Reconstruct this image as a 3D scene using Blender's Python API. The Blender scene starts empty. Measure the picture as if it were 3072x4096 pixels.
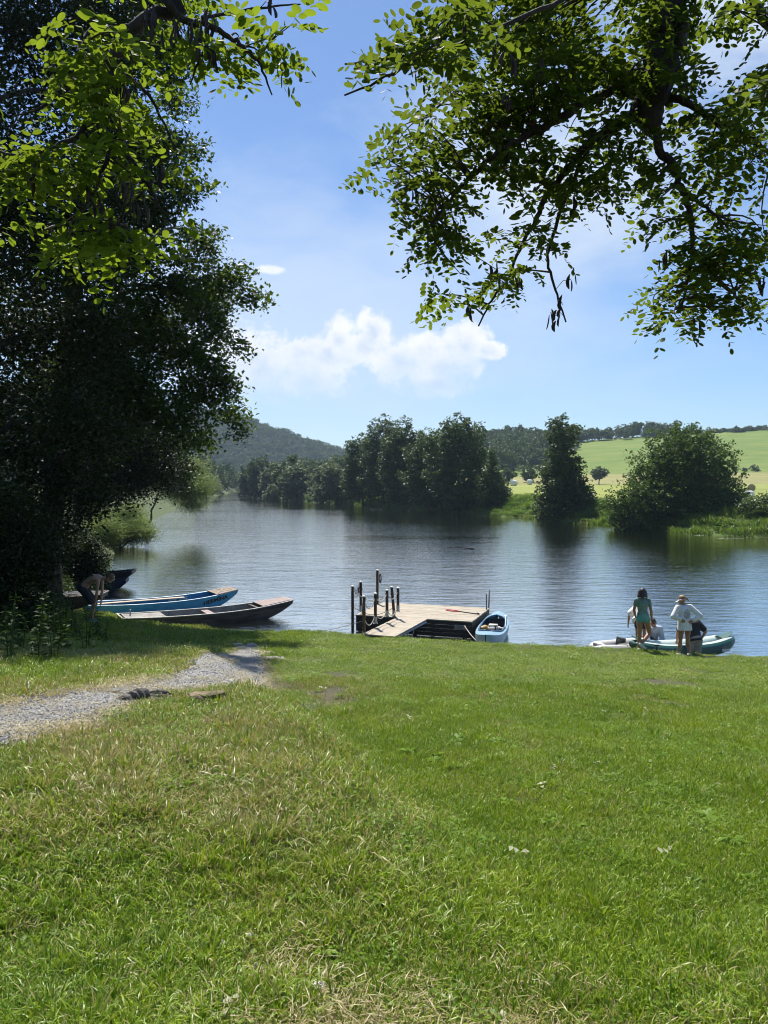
import bpy, bmesh, math, random
import numpy as np
from mathutils import Vector, Matrix
R = math.radians
C = bpy.context.scene.collection
sc = bpy.context.scene
rng = np.random.default_rng(7)
random.seed(7)

# ---------------------------------------------------------------- camera
CAM = Vector((0, 0, 4.7)); FPX = 769.0; PITCH = math.atan(28 / 769.0)
def ray(px, py):
    x = (px - 384) / FPX; z = -(py - 512) / FPX
    c, s = math.cos(PITCH), math.sin(PITCH)
    return Vector((x, c + z * s, z * c - s))
def at(px, py, d):                       # measured point at forward distance d
    r = ray(px, py); return CAM + r * (d / r.y)
def onz(px, py, z):                      # measured point on the level z
    r = ray(px, py); return CAM + r * ((z - CAM.z) / r.z)
cam_d = bpy.data.cameras.new('camera'); cam = bpy.data.objects.new('camera', cam_d); C.objects.link(cam)
cam.location = CAM; cam.rotation_euler = (math.pi / 2 - PITCH, 0, 0)
cam_d.sensor_fit = 'VERTICAL'; cam_d.sensor_height = 24; cam_d.lens = 24 * FPX / 1024
cam_d.clip_start = 0.05; cam_d.clip_end = 6000
sc.camera = cam

# ---------------------------------------------------------------- object helpers
def tag(o, label=None, cat=None, group=None, kind=None):
    if label: o['label'] = label
    if cat: o['category'] = cat
    if group: o['group'] = group
    if kind: o['kind'] = kind
    return o
def empty(name, loc=(0, 0, 0), rz=0.0):
    o = bpy.data.objects.new(name, None); C.objects.link(o); o.empty_display_size = .1
    o.location = loc; o.rotation_euler = (0, 0, rz); return o
def link(name, me, mat=None, parent=None, smooth=False):
    o = bpy.data.objects.new(name, me); C.objects.link(o)
    if mat:
        if isinstance(mat, (list, tuple)):
            for m in mat: me.materials.append(m)
        else: me.materials.append(mat)
    if parent: o.parent = parent
    if smooth and len(me.polygons): me.polygons.foreach_set('use_smooth', np.ones(len(me.polygons), bool))
    return o
def np_mesh(name, V, F):
    """F: (n,k) int array or list of such arrays (different k)"""
    V = np.asarray(V, np.float32)
    Fs = F if isinstance(F, list) else [F]
    Fs = [np.asarray(f, np.int32) for f in Fs if len(f)]
    me = bpy.data.meshes.new(name)
    me.vertices.add(len(V)); me.vertices.foreach_set('co', V.ravel())
    loops = np.concatenate([f.ravel() for f in Fs])
    tot = np.concatenate([np.full(len(f), f.shape[1], np.int32) for f in Fs])
    start = np.concatenate([[0], np.cumsum(tot)[:-1]]).astype(np.int32)
    me.loops.add(len(loops)); me.loops.foreach_set('vertex_index', loops)
    me.polygons.add(len(tot)); me.polygons.foreach_set('loop_start', start)
    try: me.polygons.foreach_set('loop_total', tot)
    except Exception: pass
    me.update(calc_edges=True); me.validate()
    return me
def copy_tree(o, parent=None):
    c = o.copy(); C.objects.link(c)
    if parent: c.parent = parent
    for ch in list(o.children): copy_tree(ch, c)
    return c

class MB:
    """collects simple shapes, builds them as one mesh object"""
    def __init__(s): s.v = []; s.f = []; s.m = []
    def add(s, vs, fs, mi=0):
        b = len(s.v); s.v += [tuple(v) for v in vs]; s.f += [[i + b for i in f] for f in fs]; s.m += [mi] * len(fs); return s
    def box(s, c, d, rot=None, mi=0, bev=0.0):
        bm = bmesh.new(); bmesh.ops.create_cube(bm, size=1)
        for v in bm.verts: v.co = Vector((v.co.x * d[0], v.co.y * d[1], v.co.z * d[2]))
        if bev: bmesh.ops.bevel(bm, geom=bm.edges[:], offset=bev, segments=1, affect='EDGES')
        M = (rot.to_matrix().to_4x4() if rot is not None and hasattr(rot, 'to_matrix') else (rot or Matrix()))
        vs = [M @ v.co + Vector(c) for v in bm.verts]; bm.verts.index_update()
        fs = [[v.index for v in f.verts] for f in bm.faces]; bm.free(); return s.add(vs, fs, mi)
    def tube(s, pts, rad, seg=8, caps=True, mi=0, flat=1.0, side=None):
        pts = [Vector(p) for p in pts]; n = len(pts)
        rad = rad if isinstance(rad, (list, tuple)) else [rad] * n
        rings = []; prev = None
        for i, p in enumerate(pts):
            t = (pts[min(i + 1, n - 1)] - pts[max(i - 1, 0)]).normalized()
            if prev is None:
                a = Vector(side) if side else (Vector((0, 0, 1)) if abs(t.z) < .9 else Vector((1, 0, 0)))
                prev = a
            u = (prev - t * prev.dot(t))
            if u.length < 1e-6: u = t.orthogonal()
            u.normalize(); prev = u; w = t.cross(u)
            r = rad[i]; ra, rb = (r if isinstance(r, (tuple, list)) else (r, r * flat))
            rings.append([p + u * (ra * math.cos(2 * math.pi * k / seg)) + w * (rb * math.sin(2 * math.pi * k / seg)) for k in range(seg)])
        vs = [v for r_ in rings for v in r_]
        fs = [[i * seg + k, i * seg + (k + 1) % seg, (i + 1) * seg + (k + 1) % seg, (i + 1) * seg + k] for i in range(n - 1) for k in range(seg)]
        if caps: fs += [list(range(seg))[::-1], [(n - 1) * seg + k for k in range(seg)]]
        return s.add(vs, fs, mi)
    def capsule(s, p, q, r1, r2, seg=12):
        p, q = Vector(p), Vector(q); d = q - p; L = d.length
        if L < 1e-6: d = Vector((0, 0, 1)); L = 1e-6
        t = d.normalized(); pts = []; rad = []
        for k in range(5):
            a = math.pi / 2 * (1 - k / 4); pts.append(p - t * (r1 * math.sin(a))); rad.append(max(r1 * math.cos(a), 1e-3))
        for k in range(5):
            a = math.pi / 2 * k / 4; pts.append(q + t * (r2 * math.sin(a))); rad.append(max(r2 * math.cos(a), 1e-3))
        return s.tube(pts, rad, seg)
    def ellipsoid(s, c, r, rot=None, seg=16, rings=10, mi=0):
        vs = []; M = rot.to_matrix() if rot is not None and hasattr(rot, 'to_matrix') else (rot or Matrix.Identity(3))
        for i in range(rings + 1):
            th = math.pi * i / rings
            th = min(max(th, .02), math.pi - .02)
            for k in range(seg):
                ph = 2 * math.pi * k / seg
                vs.append(M @ Vector((r[0] * math.sin(th) * math.cos(ph), r[1] * math.sin(th) * math.sin(ph), r[2] * math.cos(th))) + Vector(c))
        fs = [[i * seg + k, (i + 1) * seg + k, (i + 1) * seg + (k + 1) % seg, i * seg + (k + 1) % seg] for i in range(rings) for k in range(seg)]
        fs += [list(range(seg)), [rings * seg + k for k in range(seg)][::-1]]
        return s.add(vs, fs, mi)
    def build(s, name, mat, parent=None, smooth=False):
        me = bpy.data.meshes.new(name); me.from_pydata(s.v, [], s.f)
        if any(s.m): 
            o = link(name, me, mat, parent, smooth); me.polygons.foreach_set('material_index', s.m); return o
        return link(name, me, mat, parent, smooth)

# ---------------------------------------------------------------- noise in numpy
_L = np.random.default_rng(3).random((64, 64))
def vnoise(x, y, s=1.0, off=0.0):
    x = np.asarray(x, float) / s + off + 500; y = np.asarray(y, float) / s + off * 1.7 + 500
    i = np.floor(x).astype(int); j = np.floor(y).astype(int); fx = x - i; fy = y - j
    fx = fx * fx * (3 - 2 * fx); fy = fy * fy * (3 - 2 * fy)
    g = lambda a, b: _L[a % 64, b % 64]
    return (g(i, j) * (1 - fx) + g(i + 1, j) * fx) * (1 - fy) + (g(i, j + 1) * (1 - fx) + g(i + 1, j + 1) * fx) * fy
def fbm(x, y, s=1.0, o=4, off=0.0):
    t = 0; a = .5; n = 0
    for k in range(o): t = t + a * vnoise(x, y, s / 2 ** k, off + 7.3 * k); n += a; a *= .5
    return t / n
def sstep(a, b, x):
    t = np.clip((np.asarray(x, float) - a) / (b - a), 0, 1); return t * t * (3 - 2 * t)

# ---------------------------------------------------------------- materials
def newmat(name):
    m = bpy.data.materials.new(name); m.use_nodes = True; nt = m.node_tree; nt.nodes.clear()
    return m, nt
class NT:
    def __init__(s, nt): s.nt = nt
    def n(s, typ, **kw):
        nd = s.nt.nodes.new(typ)
        ins = kw.pop('ins', {})
        for k, v in kw.items(): setattr(nd, k, v)
        for k, v in ins.items():
            if hasattr(v, 'is_output') or isinstance(v, bpy.types.NodeSocket): s.nt.links.new(v, nd.inputs[k])
            else: nd.inputs[k].default_value = v
        return nd
    def l(s, a, b): s.nt.links.new(a, b)
    def math(s, op, a, b=0.0, c=None, clamp=False):
        ins = {0: a, 1: b}
        if c is not None: ins[2] = c
        return s.n('ShaderNodeMath', operation=op, use_clamp=clamp, ins=ins).outputs[0]
    def noise(s, vec, scale, detail=4, rough=.55, dist=0.0):
        ins = {'Scale': scale, 'Detail': detail, 'Roughness': rough, 'Distortion': dist}
        if vec is not None: ins['Vector'] = vec
        return s.n('ShaderNodeTexNoise', ins=ins).outputs['Fac']
    def ramp(s, fac, stops, interp='LINEAR'):
        nd = s.n('ShaderNodeValToRGB', ins={'Fac': fac}); cr = nd.color_ramp; cr.interpolation = interp
        while len(cr.elements) < len(stops): cr.elements.new(.5)
        for e, (p, c) in zip(cr.elements, stops): e.position = p; e.color = (*c, 1) if len(c) == 3 else c
        return nd.outputs['Color']
    def mix(s, fac, a, b):
        nd = s.n('ShaderNodeMix', data_type='RGBA'); 
        for sock, v in ((nd.inputs[0], fac), (nd.inputs[6], a), (nd.inputs[7], b)):
            if isinstance(v, bpy.types.NodeSocket): s.nt.links.new(v, sock)
            else: sock.default_value = v if not (isinstance(v, tuple) and len(v) == 3) else (*v, 1)
        return nd.outputs[2]
    def maprange(s, v, a, b, c=0.0, d=1.0, smooth=True):
        return s.n('ShaderNodeMapRange', interpolation_type='SMOOTHSTEP' if smooth else 'LINEAR', ins={0: v, 1: a, 2: b, 3: c, 4: d}).outputs[0]
    def bsdf(s, **ins):
        p = s.n('ShaderNodeBsdfPrincipled')
        for k, v in ins.items():
            k = k.replace('_', ' ')
            if isinstance(v, bpy.types.NodeSocket): s.nt.links.new(v, p.inputs[k])
            else: p.inputs[k].default_value = (*v, 1) if isinstance(v, tuple) and len(v) == 3 and 'Color' in k else v
        return p
    def out(s, surf=None, vol=None):
        o = s.n('ShaderNodeOutputMaterial')
        if surf: s.l(surf, o.inputs['Surface'])
        if vol: s.l(vol, o.inputs['Volume'])
    def bump(s, h, strength=.3, dist=.02):
        return s.n('ShaderNodeBump', ins={'Height': h, 'Strength': strength, 'Distance': dist}).outputs[0]
    def pos(s): return s.n('ShaderNodeNewGeometry').outputs['Position']
    def obj(s): return s.n('ShaderNodeTexCoord').outputs['Object']
    def scaled(s, vec, sc_): return s.n('ShaderNodeMapping', ins={'Vector': vec, 'Scale': sc_}).outputs[0]

def surface(name, col, col2=None, rough=.6, nscale=8, bump=.0, stretch=(1, 1, 1), spec=.5, metal=0.0, detail=5, bscale=None):
    """real surface: two tones mixed by noise, light relief, uneven gloss"""
    m, nt = newmat(name); t = NT(nt); v = t.scaled(t.obj(), stretch)
    n1 = t.noise(v, nscale, detail)
    c2 = col2 or tuple(c * .7 for c in col)
    colr = t.mix(t.maprange(n1, .35, .68), col, c2)
    kw = dict(Base_Color=colr, Roughness=t.maprange(n1, .3, .7, rough * .85, min(1, rough * 1.15)), Metallic=metal)
    if bump: kw['Normal'] = t.bump(t.noise(v, bscale or nscale * 3, 5), bump, .01)
    p = t.bsdf(**kw); p.inputs['Specular IOR Level'].default_value = spec
    t.out(p.outputs[0]); return m

def leafmat(name, c1, c2, trans=.35, tcol=None, rough=.45, spec=.35, nscale=.6, fine=6.0):
    m, nt = newmat(name); t = NT(nt); p = t.pos()
    f = t.math('ADD', t.math('ADD', t.math('MULTIPLY', t.noise(p, nscale, 3), .55), t.math('MULTIPLY', t.noise(p, fine, 2), .25)), t.math('MULTIPLY', t.n('ShaderNodeNewGeometry').outputs['Random Per Island'], .2))
    col = t.mix(t.maprange(f, .38, .62), c1, c2)
    b = t.bsdf(Base_Color=col, Roughness=rough); b.inputs['Specular IOR Level'].default_value = spec
    tc = tcol or tuple(min(1, x * 2.2) for x in c2)
    tr = t.n('ShaderNodeBsdfTranslucent', ins={'Color': t.mix(t.maprange(f, .38, .62), tuple(x * .7 for x in tc), tc)})
    mx = t.n('ShaderNodeMixShader', ins={0: trans, 1: b.outputs[0], 2: tr.outputs[0]})
    t.out(mx.outputs[0]); return m

# ---------------------------------------------------------------- light and sky
SUN_EL = R(59); SUN_AZ = R(-18)          # azimuth from +Y towards +X
sdir = Vector((math.sin(SUN_AZ) * math.cos(SUN_EL), math.cos(SUN_AZ) * math.cos(SUN_EL), math.sin(SUN_EL)))
sl = bpy.data.lights.new('sun', 'SUN'); so = bpy.data.objects.new('sun', sl); C.objects.link(so)
sl.energy = 5.0; sl.angle = R(.53); sl.color = (1, .955, .88)
so.rotation_euler = (-sdir).to_track_quat('-Z', 'Y').to_euler(); so.location = sdir * 100

w = bpy.data.worlds.new('World'); sc.world = w; w.use_nodes = True; nt = w.node_tree; nt.nodes.clear(); t = NT(nt)
sky = t.n('ShaderNodeTexSky', sky_type='NISHITA', sun_disc=False, sun_elevation=SUN_EL, sun_rotation=SUN_AZ,
          altitude=300, air_density=1.0, dust_density=.35, ozone_density=3.2)
tc = t.n('ShaderNodeTexCoord').outputs['Generated']
sep = t.n('ShaderNodeSeparateXYZ', ins={0: tc})
U = t.math('ARCTAN2', sep.outputs[0], sep.outputs[1]); Vv = t.math('ARCSINE', sep.outputs[2])
uv = t.n('ShaderNodeCombineXYZ', ins={0: U, 1: Vv, 2: 0.0}).outputs[0]
def blob(u, v, a, b):
    du = t.math('DIVIDE', t.math('SUBTRACT', U, u), a); dv = t.math('DIVIDE', t.math('SUBTRACT', Vv, v), b)
    return t.math('SUBTRACT', 1.0, t.math('SQRT', t.math('ADD', t.math('MULTIPLY', du, du), t.math('MULTIPLY', dv, dv))))
def px2uv(px, py): r = ray(px, py).normalized(); return math.atan2(r.x, r.y), math.asin(r.z)
acc = None
for (px, py, rx, ry) in ((225, 372, 60, 50), (256, 356, 32, 24), (262, 366, 46, 40), (300, 356, 40, 22), (340, 340, 20, 30), (330, 356, 40, 24), (373, 331, 20, 26),
                         (366, 346, 34, 24), (398, 362, 34, 28), (425, 352, 27, 24), (446, 368, 36, 26), (464, 346, 28, 26), (468, 364, 22, 22), (310, 382, 40, 22), (440, 385, 44, 16), (486, 352, 22, 11), (238, 392, 40, 30)):
    b_ = blob(*px2uv(px, py), rx / FPX, ry / FPX); acc = b_ if acc is None else t.math('SMOOTH_MAX', acc, b_, .12)
nz = t.noise(uv, 24, 11, .66, .2); nz2 = t.noise(uv, 55, 6, .6)
dens = t.math('ADD', t.math('ADD', acc, t.math('MULTIPLY', t.math('SUBTRACT', nz, .5), 1.9)), t.math('MULTIPLY', t.math('SUBTRACT', nz2, .5), .35))
vwob = t.math('ADD', Vv, t.math('MULTIPLY', t.math('SUBTRACT', nz, .5), .16))
basefade = t.maprange(vwob, .085, .19)
mask = t.math('MULTIPLY', t.maprange(dens, -.02, .42), basefade)
small = t.maprange(t.math('ADD', blob(*px2uv(270, 269.5), 17 / FPX, 5.5 / FPX), t.math('MULTIPLY', t.math('SUBTRACT', nz2, .5), 1.1)), .05, .6, 0, .8)
mask = t.math('MAXIMUM', mask, small)
wisp = t.noise(t.scaled(uv, (1.0, 2.2, 1)), 7, 7, .62, .4)
veil = t.math('MULTIPLY', t.maprange(t.math('ADD', blob(-.12, .20, .62, .24), t.math('MULTIPLY', t.math('SUBTRACT', wisp, .5), .8)), .0, .9), .62)
veil2 = t.math('MULTIPLY', t.maprange(t.math('ADD', blob(.2, .36, .3, .22), t.math('MULTIPLY', t.math('SUBTRACT', wisp, .5), .9)), .0, 1.0), .85)
veil3 = t.math('MULTIPLY', t.maprange(t.math('ADD', blob(.46, .56, .3, .22), t.math('MULTIPLY', t.math('SUBTRACT', wisp, .5), 1.2)), .0, .9), .8)
veil = t.math('MAXIMUM', veil, t.math('MAXIMUM', veil2, veil3))
# elsewhere in the sky (behind the viewer, overhead): a few broken clouds
shade = t.math('ADD', t.math('MULTIPLY', t.noise(t.scaled(uv, (1, 1.2, 1)), 30, 6, .6), .7), t.math('MULTIPLY', t.maprange(dens, .2, 1.3), .30))
ccol = t.ramp(shade, [(.26, (8.2, 8.3, 8.4)), (.46, (7.2, 7.5, 8.0)), (.66, (5.4, 6.2, 7.4))])
bright = t.mix(1.0, (1, 1, 1), sky.outputs[0])
skyc = t.n('ShaderNodeMix', data_type='RGBA', blend_type='MULTIPLY', ins={0: 1.0, 6: sky.outputs[0], 7: (.83, .945, 1.08, 1)}).outputs[2]
veilc = t.mix(veil, skyc, (5.9, 6.7, 7.7))
fin = t.mix(mask, veilc, ccol)
bg = t.n('ShaderNodeBackground', ins={'Color': fin, 'Strength': .088}); o_ = t.n('ShaderNodeOutputWorld'); t.l(bg.outputs[0], o_.inputs[0])

vs = sc.view_settings; vs.view_transform = 'Standard'; vs.look = 'None'; vs.gamma = 1; vs.exposure = 0.6; vs.use_curve_mapping = False
cy = sc.cycles; sc.render.engine = 'CYCLES'
cy.use_denoising = True; cy.max_bounces = 8; cy.diffuse_bounces = 3; cy.glossy_bounces = 3; cy.transmission_bounces = 4; cy.transparent_max_bounces = 6; cy.volume_bounces = 0
cy.sample_clamp_indirect = 8; cy.use_adaptive_sampling = True; cy.adaptive_threshold = .012; cy.filter_width = 1.05; cy.caustics_reflective = False; cy.caustics_refractive = False
try: cy.denoiser = 'OPENIMAGEDENOISE'; cy.denoising_input_passes = 'RGB_ALBEDO_NORMAL'; cy.denoising_prefilter = 'ACCURATE'
except Exception: pass
# ================================================================ terrain
near_shore = [(60, 4), (30, 13), (10, 19.4), (5, 20.9), (0, 22.1), (-3, 23.6), (-6, 25.2), (-9.5, 27.2), (-13, 34), (-16.5, 46), (-20, 58), (-30, 100), (-43, 164), (-66, 300), (-110, 600), (-170, 760), (-330, 800)]
near_poly = near_shore + [(-420, 800), (-420, -40), (60, -40)]
far_shore = [(400, -20), (120, 35), (60, 53), (33, 67), (29, 71), (21, 98), (15, 120), (3, 150), (-8, 181), (-22, 226), (-37, 278), (-62, 400), (-88, 600), (-120, 700), (-200, 745), (-330, 760)]
far_poly = far_shore + [(-330, 1800), (1300, 1800), (1300, -20)]
def sdist(x, y, line, poly):
    x = np.asarray(x, float); y = np.asarray(y, float); d = np.full(x.shape, 1e9)
    for (a, b), (c, e) in zip(line[:-1], line[1:]):
        dx, dy = c - a, e - b; L = dx * dx + dy * dy
        tt = np.clip(((x - a) * dx + (y - b) * dy) / L, 0, 1)
        d = np.minimum(d, np.hypot(x - a - tt * dx, y - b - tt * dy))
    ins = np.zeros(x.shape, bool); n = len(poly)
    for i in range(n):
        (a, b), (c, e) = poly[i], poly[(i + 1) % n]
        if b == e: continue
        ins ^= ((b > y) != (e > y)) & (x < (c - a) * (y - b) / (e - b) + a)
    return np.where(ins, d, -d)
def mound_side(x, y):                        # >0 on the rough, higher side of the lawn
    xl = np.interp(y, [2, 6, 9, 12.5, 16, 20], [.9, .0, -1.1, -2.2, -3.0, -3.4]); return xl - x
def near_h(x, y):
    x = np.asarray(x, float); y = np.asarray(y, float)
    sd = sdist(x, y, near_shore, near_poly) + (fbm(x, y, 2.2, 3, 5) - .5) * .5
    z = np.maximum(3.1 - .125 * y - .03 * x - .016 * np.clip(x, 0, 20) * sstep(6, 16, y), .38 + .02 * np.clip(sd, 0, 30))
    z = z + .10 * np.clip(-x - 5, 0, 10) + .22 * np.clip(-x - 10.5, 0, 14) - .12 * np.clip(y - 20.8, 0, 6) * sstep(1.5, 4.5, -x) * (y < 60)
    ms = mound_side(x, y)
    z = z + .34 * sstep(-.1, .9, ms) * sstep(2.5, 5, y) * (1 - sstep(12, 16, y)) - .05 * sstep(-1.6, -.2, ms) * (1 - sstep(-.2, .5, ms)) * sstep(3, 6, y) * (1 - sstep(12, 16, y))
    z = z + (fbm(x, y, 1.3, 4, 2) - .5) * .09 + (fbm(x, y, 5, 2, 9) - .5) * .12
    bank = np.where(sd > 0, sd * .75 - .12, sd * .5 - .12)
    return np.minimum(z, bank)
def NH(x, y): return float(near_h(np.array([x]), np.array([y]))[0])
def far_h(x, y):
    x = np.asarray(x, float); y = np.asarray(y, float)
    sd = sdist(x, y, far_shore, far_poly) + (fbm(x, y, 7, 3, 5) - .5) * 2.2
    k = np.interp(x / np.maximum(y, 1), [-.1, .02, .11, .22, .33, .5, .8], [.15, .45, .72, .80, .92, 1.05, 1.1])
    hf = np.interp(y, [0, 100, 250, 310, 360, 470, 560, 800], [2.3, 2.3, 4.6, 4.6, 4.6, 4.6, 4.6, 4.6])
    rise = np.interp(y, [0, 250, 310, 360, 420, 478, 540, 650, 900], [0, 0, 4.2, 11, 22, 32, 36, 36, 20])
    z = hf + rise * k * sstep(-.16, .08, x / np.maximum(y, 1)) + (fbm(x, y, 30, 3, 1) - .5) * .5
    z = np.where((y > 540) & (x < 0), np.minimum(z, 4), z)
    return np.minimum(z, np.where(sd > 0, sd * .42 - .1, sd * .4 - .1))
def FH(x, y): return float(far_h(np.array([x]), np.array([y]))[0])
def hill_h(x, y):
    x = np.asarray(x, float); y = np.asarray(y, float)
    rid = np.interp(x, [-900, -500, -300, -174, -109, -48, 20, 150, 400, 900], [112, 128, 104, 76, 55, 38, 26, 12, 5, -3])
    rid = rid + (fbm(x, y, 90, 3, 4) - .5) * 10
    y0 = np.interp(x, [-900, -300, -60, 900], [740, 700, 690, 700])
    return (rid + 4) * sstep(-60, 1, (y - y0) / 340 * 1.0 * 1) * sstep(0, 1, (y - y0) / 330) - 3.5

def axis(parts):
    a = [];
    for s, e, st in parts: a += list(np.arange(s, e, st))
    return np.array(a + [parts[-1][1]])
def gridmesh(name, xs, ys, hf, mat, label=None, keep=None):
    X, Y = np.meshgrid(xs, ys); Z = hf(X.ravel(), Y.ravel())
    V = np.stack([X.ravel(), Y.ravel(), Z], 1); nx, ny = len(xs), len(ys)
    i, j = np.meshgrid(np.arange(nx - 1), np.arange(ny - 1)); a = (j * nx + i).ravel()
    F = np.stack([a, a + 1, a + nx + 1, a + nx], 1)
    if keep is not None:
        zc = Z[F].max(1); F = F[zc > keep]
        used = np.unique(F); mp = np.full(len(V), -1); mp[used] = np.arange(len(used)); V = V[used]; F = mp[F]
    o = link(name, np_mesh(name, V, F), mat, None, True); tag(o, kind='structure'); return o

# ground under the lawn: earth, thatch and moss
m, nt = newmat('lawn_soil'); t = NT(nt); p = t.pos()
n1 = t.noise(p, 1.1, 6, .6); n2 = t.noise(p, 14, 5, .65); n3 = t.noise(p, 70, 4, .6)
c = t.mix(t.maprange(n1, .4, .62), (.06, .062, .022), (.10, .078, .045))
c = t.mix(t.maprange(t.n('ShaderNodeSeparateXYZ', ins={0: p}).outputs[1], 30, 40), c, (.075, .115, .025)); c = t.mix(t.maprange(n2, .45, .65), c, (.05, .055, .02)); c = t.mix(t.maprange(n3, .5, .7, 0, .6), c, (.20, .17, .10))
b = t.bsdf(Base_Color=c, Roughness=.95, Normal=t.bump(t.math('ADD', n3, n2), .7, .03)); t.out(b.outputs[0]); M_SOIL = m
ground = gridmesh('ground', axis([(-420, -60, 12), (-60, -22, 1.5), (-22, 14, .22), (14, 60, 1.2)]), axis([(-40, -4, 3), (-4, 30, .22), (30, 70, 1.2), (70, 240, 6), (240, 800, 14)]), near_h, M_SOIL, keep=-2.0)
tag(ground, 'sloping riverside ground under the lawn', 'ground')

# fields beyond the river
m, nt = newmat('field_grass'); t = NT(nt); p = t.pos(); sp = t.n('ShaderNodeSeparateXYZ', ins={0: p}); y_ = sp.outputs[1]; x_ = sp.outputs[0]
big = t.noise(p, .018, 5, .6); mid = t.noise(t.scaled(p, (.35, 1, 1)), .16, 5, .6); fine = t.noise(p, 1.6, 5, .65)
mow = t.noise(t.scaled(p, (.02, .55, .3)), 1.0, 3, .5)
yw = t.math('ADD', y_, t.math('MULTIPLY', t.math('SUBTRACT', big, .5), 14.0))
c_mown = t.mix(t.maprange(mow, .38, .62), (.235, .275, .055), (.30, .31, .08))
c_tan = t.mix(t.maprange(mid, .4, .62), (.30, .28, .11), (.25, .235, .085))
c_hill = t.mix(t.maprange(mid, .38, .64), (.13, .20, .034), (.19, .235, .052))
c = t.mix(t.maprange(yw, 246, 254), c_mown, c_tan); c = t.mix(t.maprange(yw, 307, 317), c, c_hill)
c = t.mix(t.maprange(big, .5, .72, 0, .5), c, (.11, .155, .032)); c = t.mix(t.maprange(fine, .45, .7, 0, .35), c, (.09, .12, .03))
c_bank = t.mix(t.maprange(fine, .4, .65), (.07, .115, .02), (.10, .14, .03))
c = t.mix(t.maprange(sp.outputs[2], 1.9, 2.35), c_bank, c)
b = t.bsdf(Base_Color=c, Roughness=.9, Normal=t.bump(fine, .6, .3)); b.inputs['Specular IOR Level'].default_value = .2; t.out(b.outputs[0]); M_FIELD = m
field = gridmesh('field', axis([(-330, -130, 14), (-130, 60, 2.5), (60, 260, 4), (260, 1300, 40)]), axis([(-20, 60, 4), (60, 260, 1.8), (260, 600, 5), (600, 1800, 40)]), far_h, M_FIELD, keep=-2.0)
tag(field, 'hay meadow and grassy slope across the river', 'field')
M_HILL = surface('hill_earth', (.035, .05, .018), (.02, .03, .012), .95, .05)
hill = gridmesh('hill', axis([(-900, 900, 14)]), axis([(650, 1300, 14)]), hill_h, M_HILL)
tag(hill, 'wooded hill closing the valley', 'hill')

# river
m, nt = newmat('river_water'); t = NT(nt); p = t.pos()
calm = t.noise(t.scaled(p, (.5, 1, 1)), .035, 4, .6, .5)
a = t.noise(t.scaled(p, (.27, 1, 1)), 2.4, 3, .5, .25); bb = t.noise(t.scaled(p, (.33, 1, 1)), 6.5, 4, .6, .3); cc = t.noise(t.scaled(p, (.4, 1, 1)), .55, 3, .5)
h = t.math('ADD', t.math('ADD', t.math('MULTIPLY', a, 1.0), t.math('MULTIPLY', bb, .55)), t.math('MULTIPLY', cc, 1.1))
st = t.math('MULTIPLY', t.maprange(calm, .33, .60, .5, 1.0), .25)
bp = t.n('ShaderNodeBump', ins={'Height': h, 'Strength': st, 'Distance': .15}).outputs[0]
wc = t.mix(t.noise(p, .05, 3), (.024, .027, .018), (.034, .036, .022))
b = t.bsdf(Base_Color=wc, Roughness=.06, IOR=1.333, Normal=bp); gl = t.n('ShaderNodeBsdfGlossy', ins={'Color': (1.0, .97, .90, 1), 'Roughness': .045, 'Normal': bp})
lw = t.n('ShaderNodeLayerWeight', ins={'Blend': .5}).outputs['Facing']
t.out(t.n('ShaderNodeMixShader', ins={0: t.maprange(lw, .40, .80, .04, .94), 1: b.outputs[0], 2: gl.outputs[0]}).outputs[0])
mb = MB(); mb.add([(-420, -30, 0), (420, -30, 0), (420, 830, 0), (-420, 830, 0)], [[0, 1, 2, 3]])
river = tag(mb.build('river', m), 'broad calm river with small ripples', 'river', kind='structure')

# gravel path over the lawn
def onground(px, py):
    r_ = ray(px, py); lo, hi = 1.5, 32.0
    for s_ in np.arange(1.5, 32, .5):
        q = CAM + r_ * s_
        if q.z < NH(q.x, q.y): lo, hi = s_ - .5, s_; break
    for _ in range(14):
        md = (lo + hi) / 2; q = CAM + r_ * md
        if q.z > NH(q.x, q.y): lo = md
        else: hi = md
    return CAM + r_ * lo
path_c = []
for (a, b), (c, e) in zip(((-60, 716), (0, 704.6), (49, 698.7), (117, 689), (157, 683), (196, 669), (215, 659.5), (235, 647)), ((-60, 768), (0, 749.7), (50, 734), (118, 707), (176, 697), (235, 687), (254, 665), (262, 648))):
    P_, Q_ = onground(a, b), onground(c, e); path_c.append(((P_.x + Q_.x) / 2, (P_.y + Q_.y) / 2, (P_ - Q_).length / 2))
path_c = [(x, y, min(w_, .95) * (1, 1, 1, 1, .95, .72, .62, .55)[k]) for k, (x, y, w_) in enumerate(path_c)]
def catmull(P, n=12):
    P = np.asarray(P, float); Q = np.vstack([2 * P[0] - P[1], P, 2 * P[-1] - P[-2]]); out = []
    for i in range(1, len(Q) - 2):
        for k in range(n):
            s = k / n; a, b, c, d = Q[i - 1], Q[i], Q[i + 1], Q[i + 2]
            out.append(.5 * (2 * b + (c - a) * s + (2 * a - 5 * b + 4 * c - d) * s * s + (3 * b - a - 3 * c + d) * s ** 3))
    return np.array(out + [P[-1]])
pc = catmull(path_c, 14)
def path_d(x, y):                            # distance to path centre minus half width (negative on the path)
    x = np.asarray(x, float); y = np.asarray(y, float); best = np.full(x.shape, 9e9)
    for q in pc: best = np.minimum(best, np.hypot(x - q[0], y - q[1]) - q[2])
    return best
V = []; F = []; nc = 15
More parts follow.
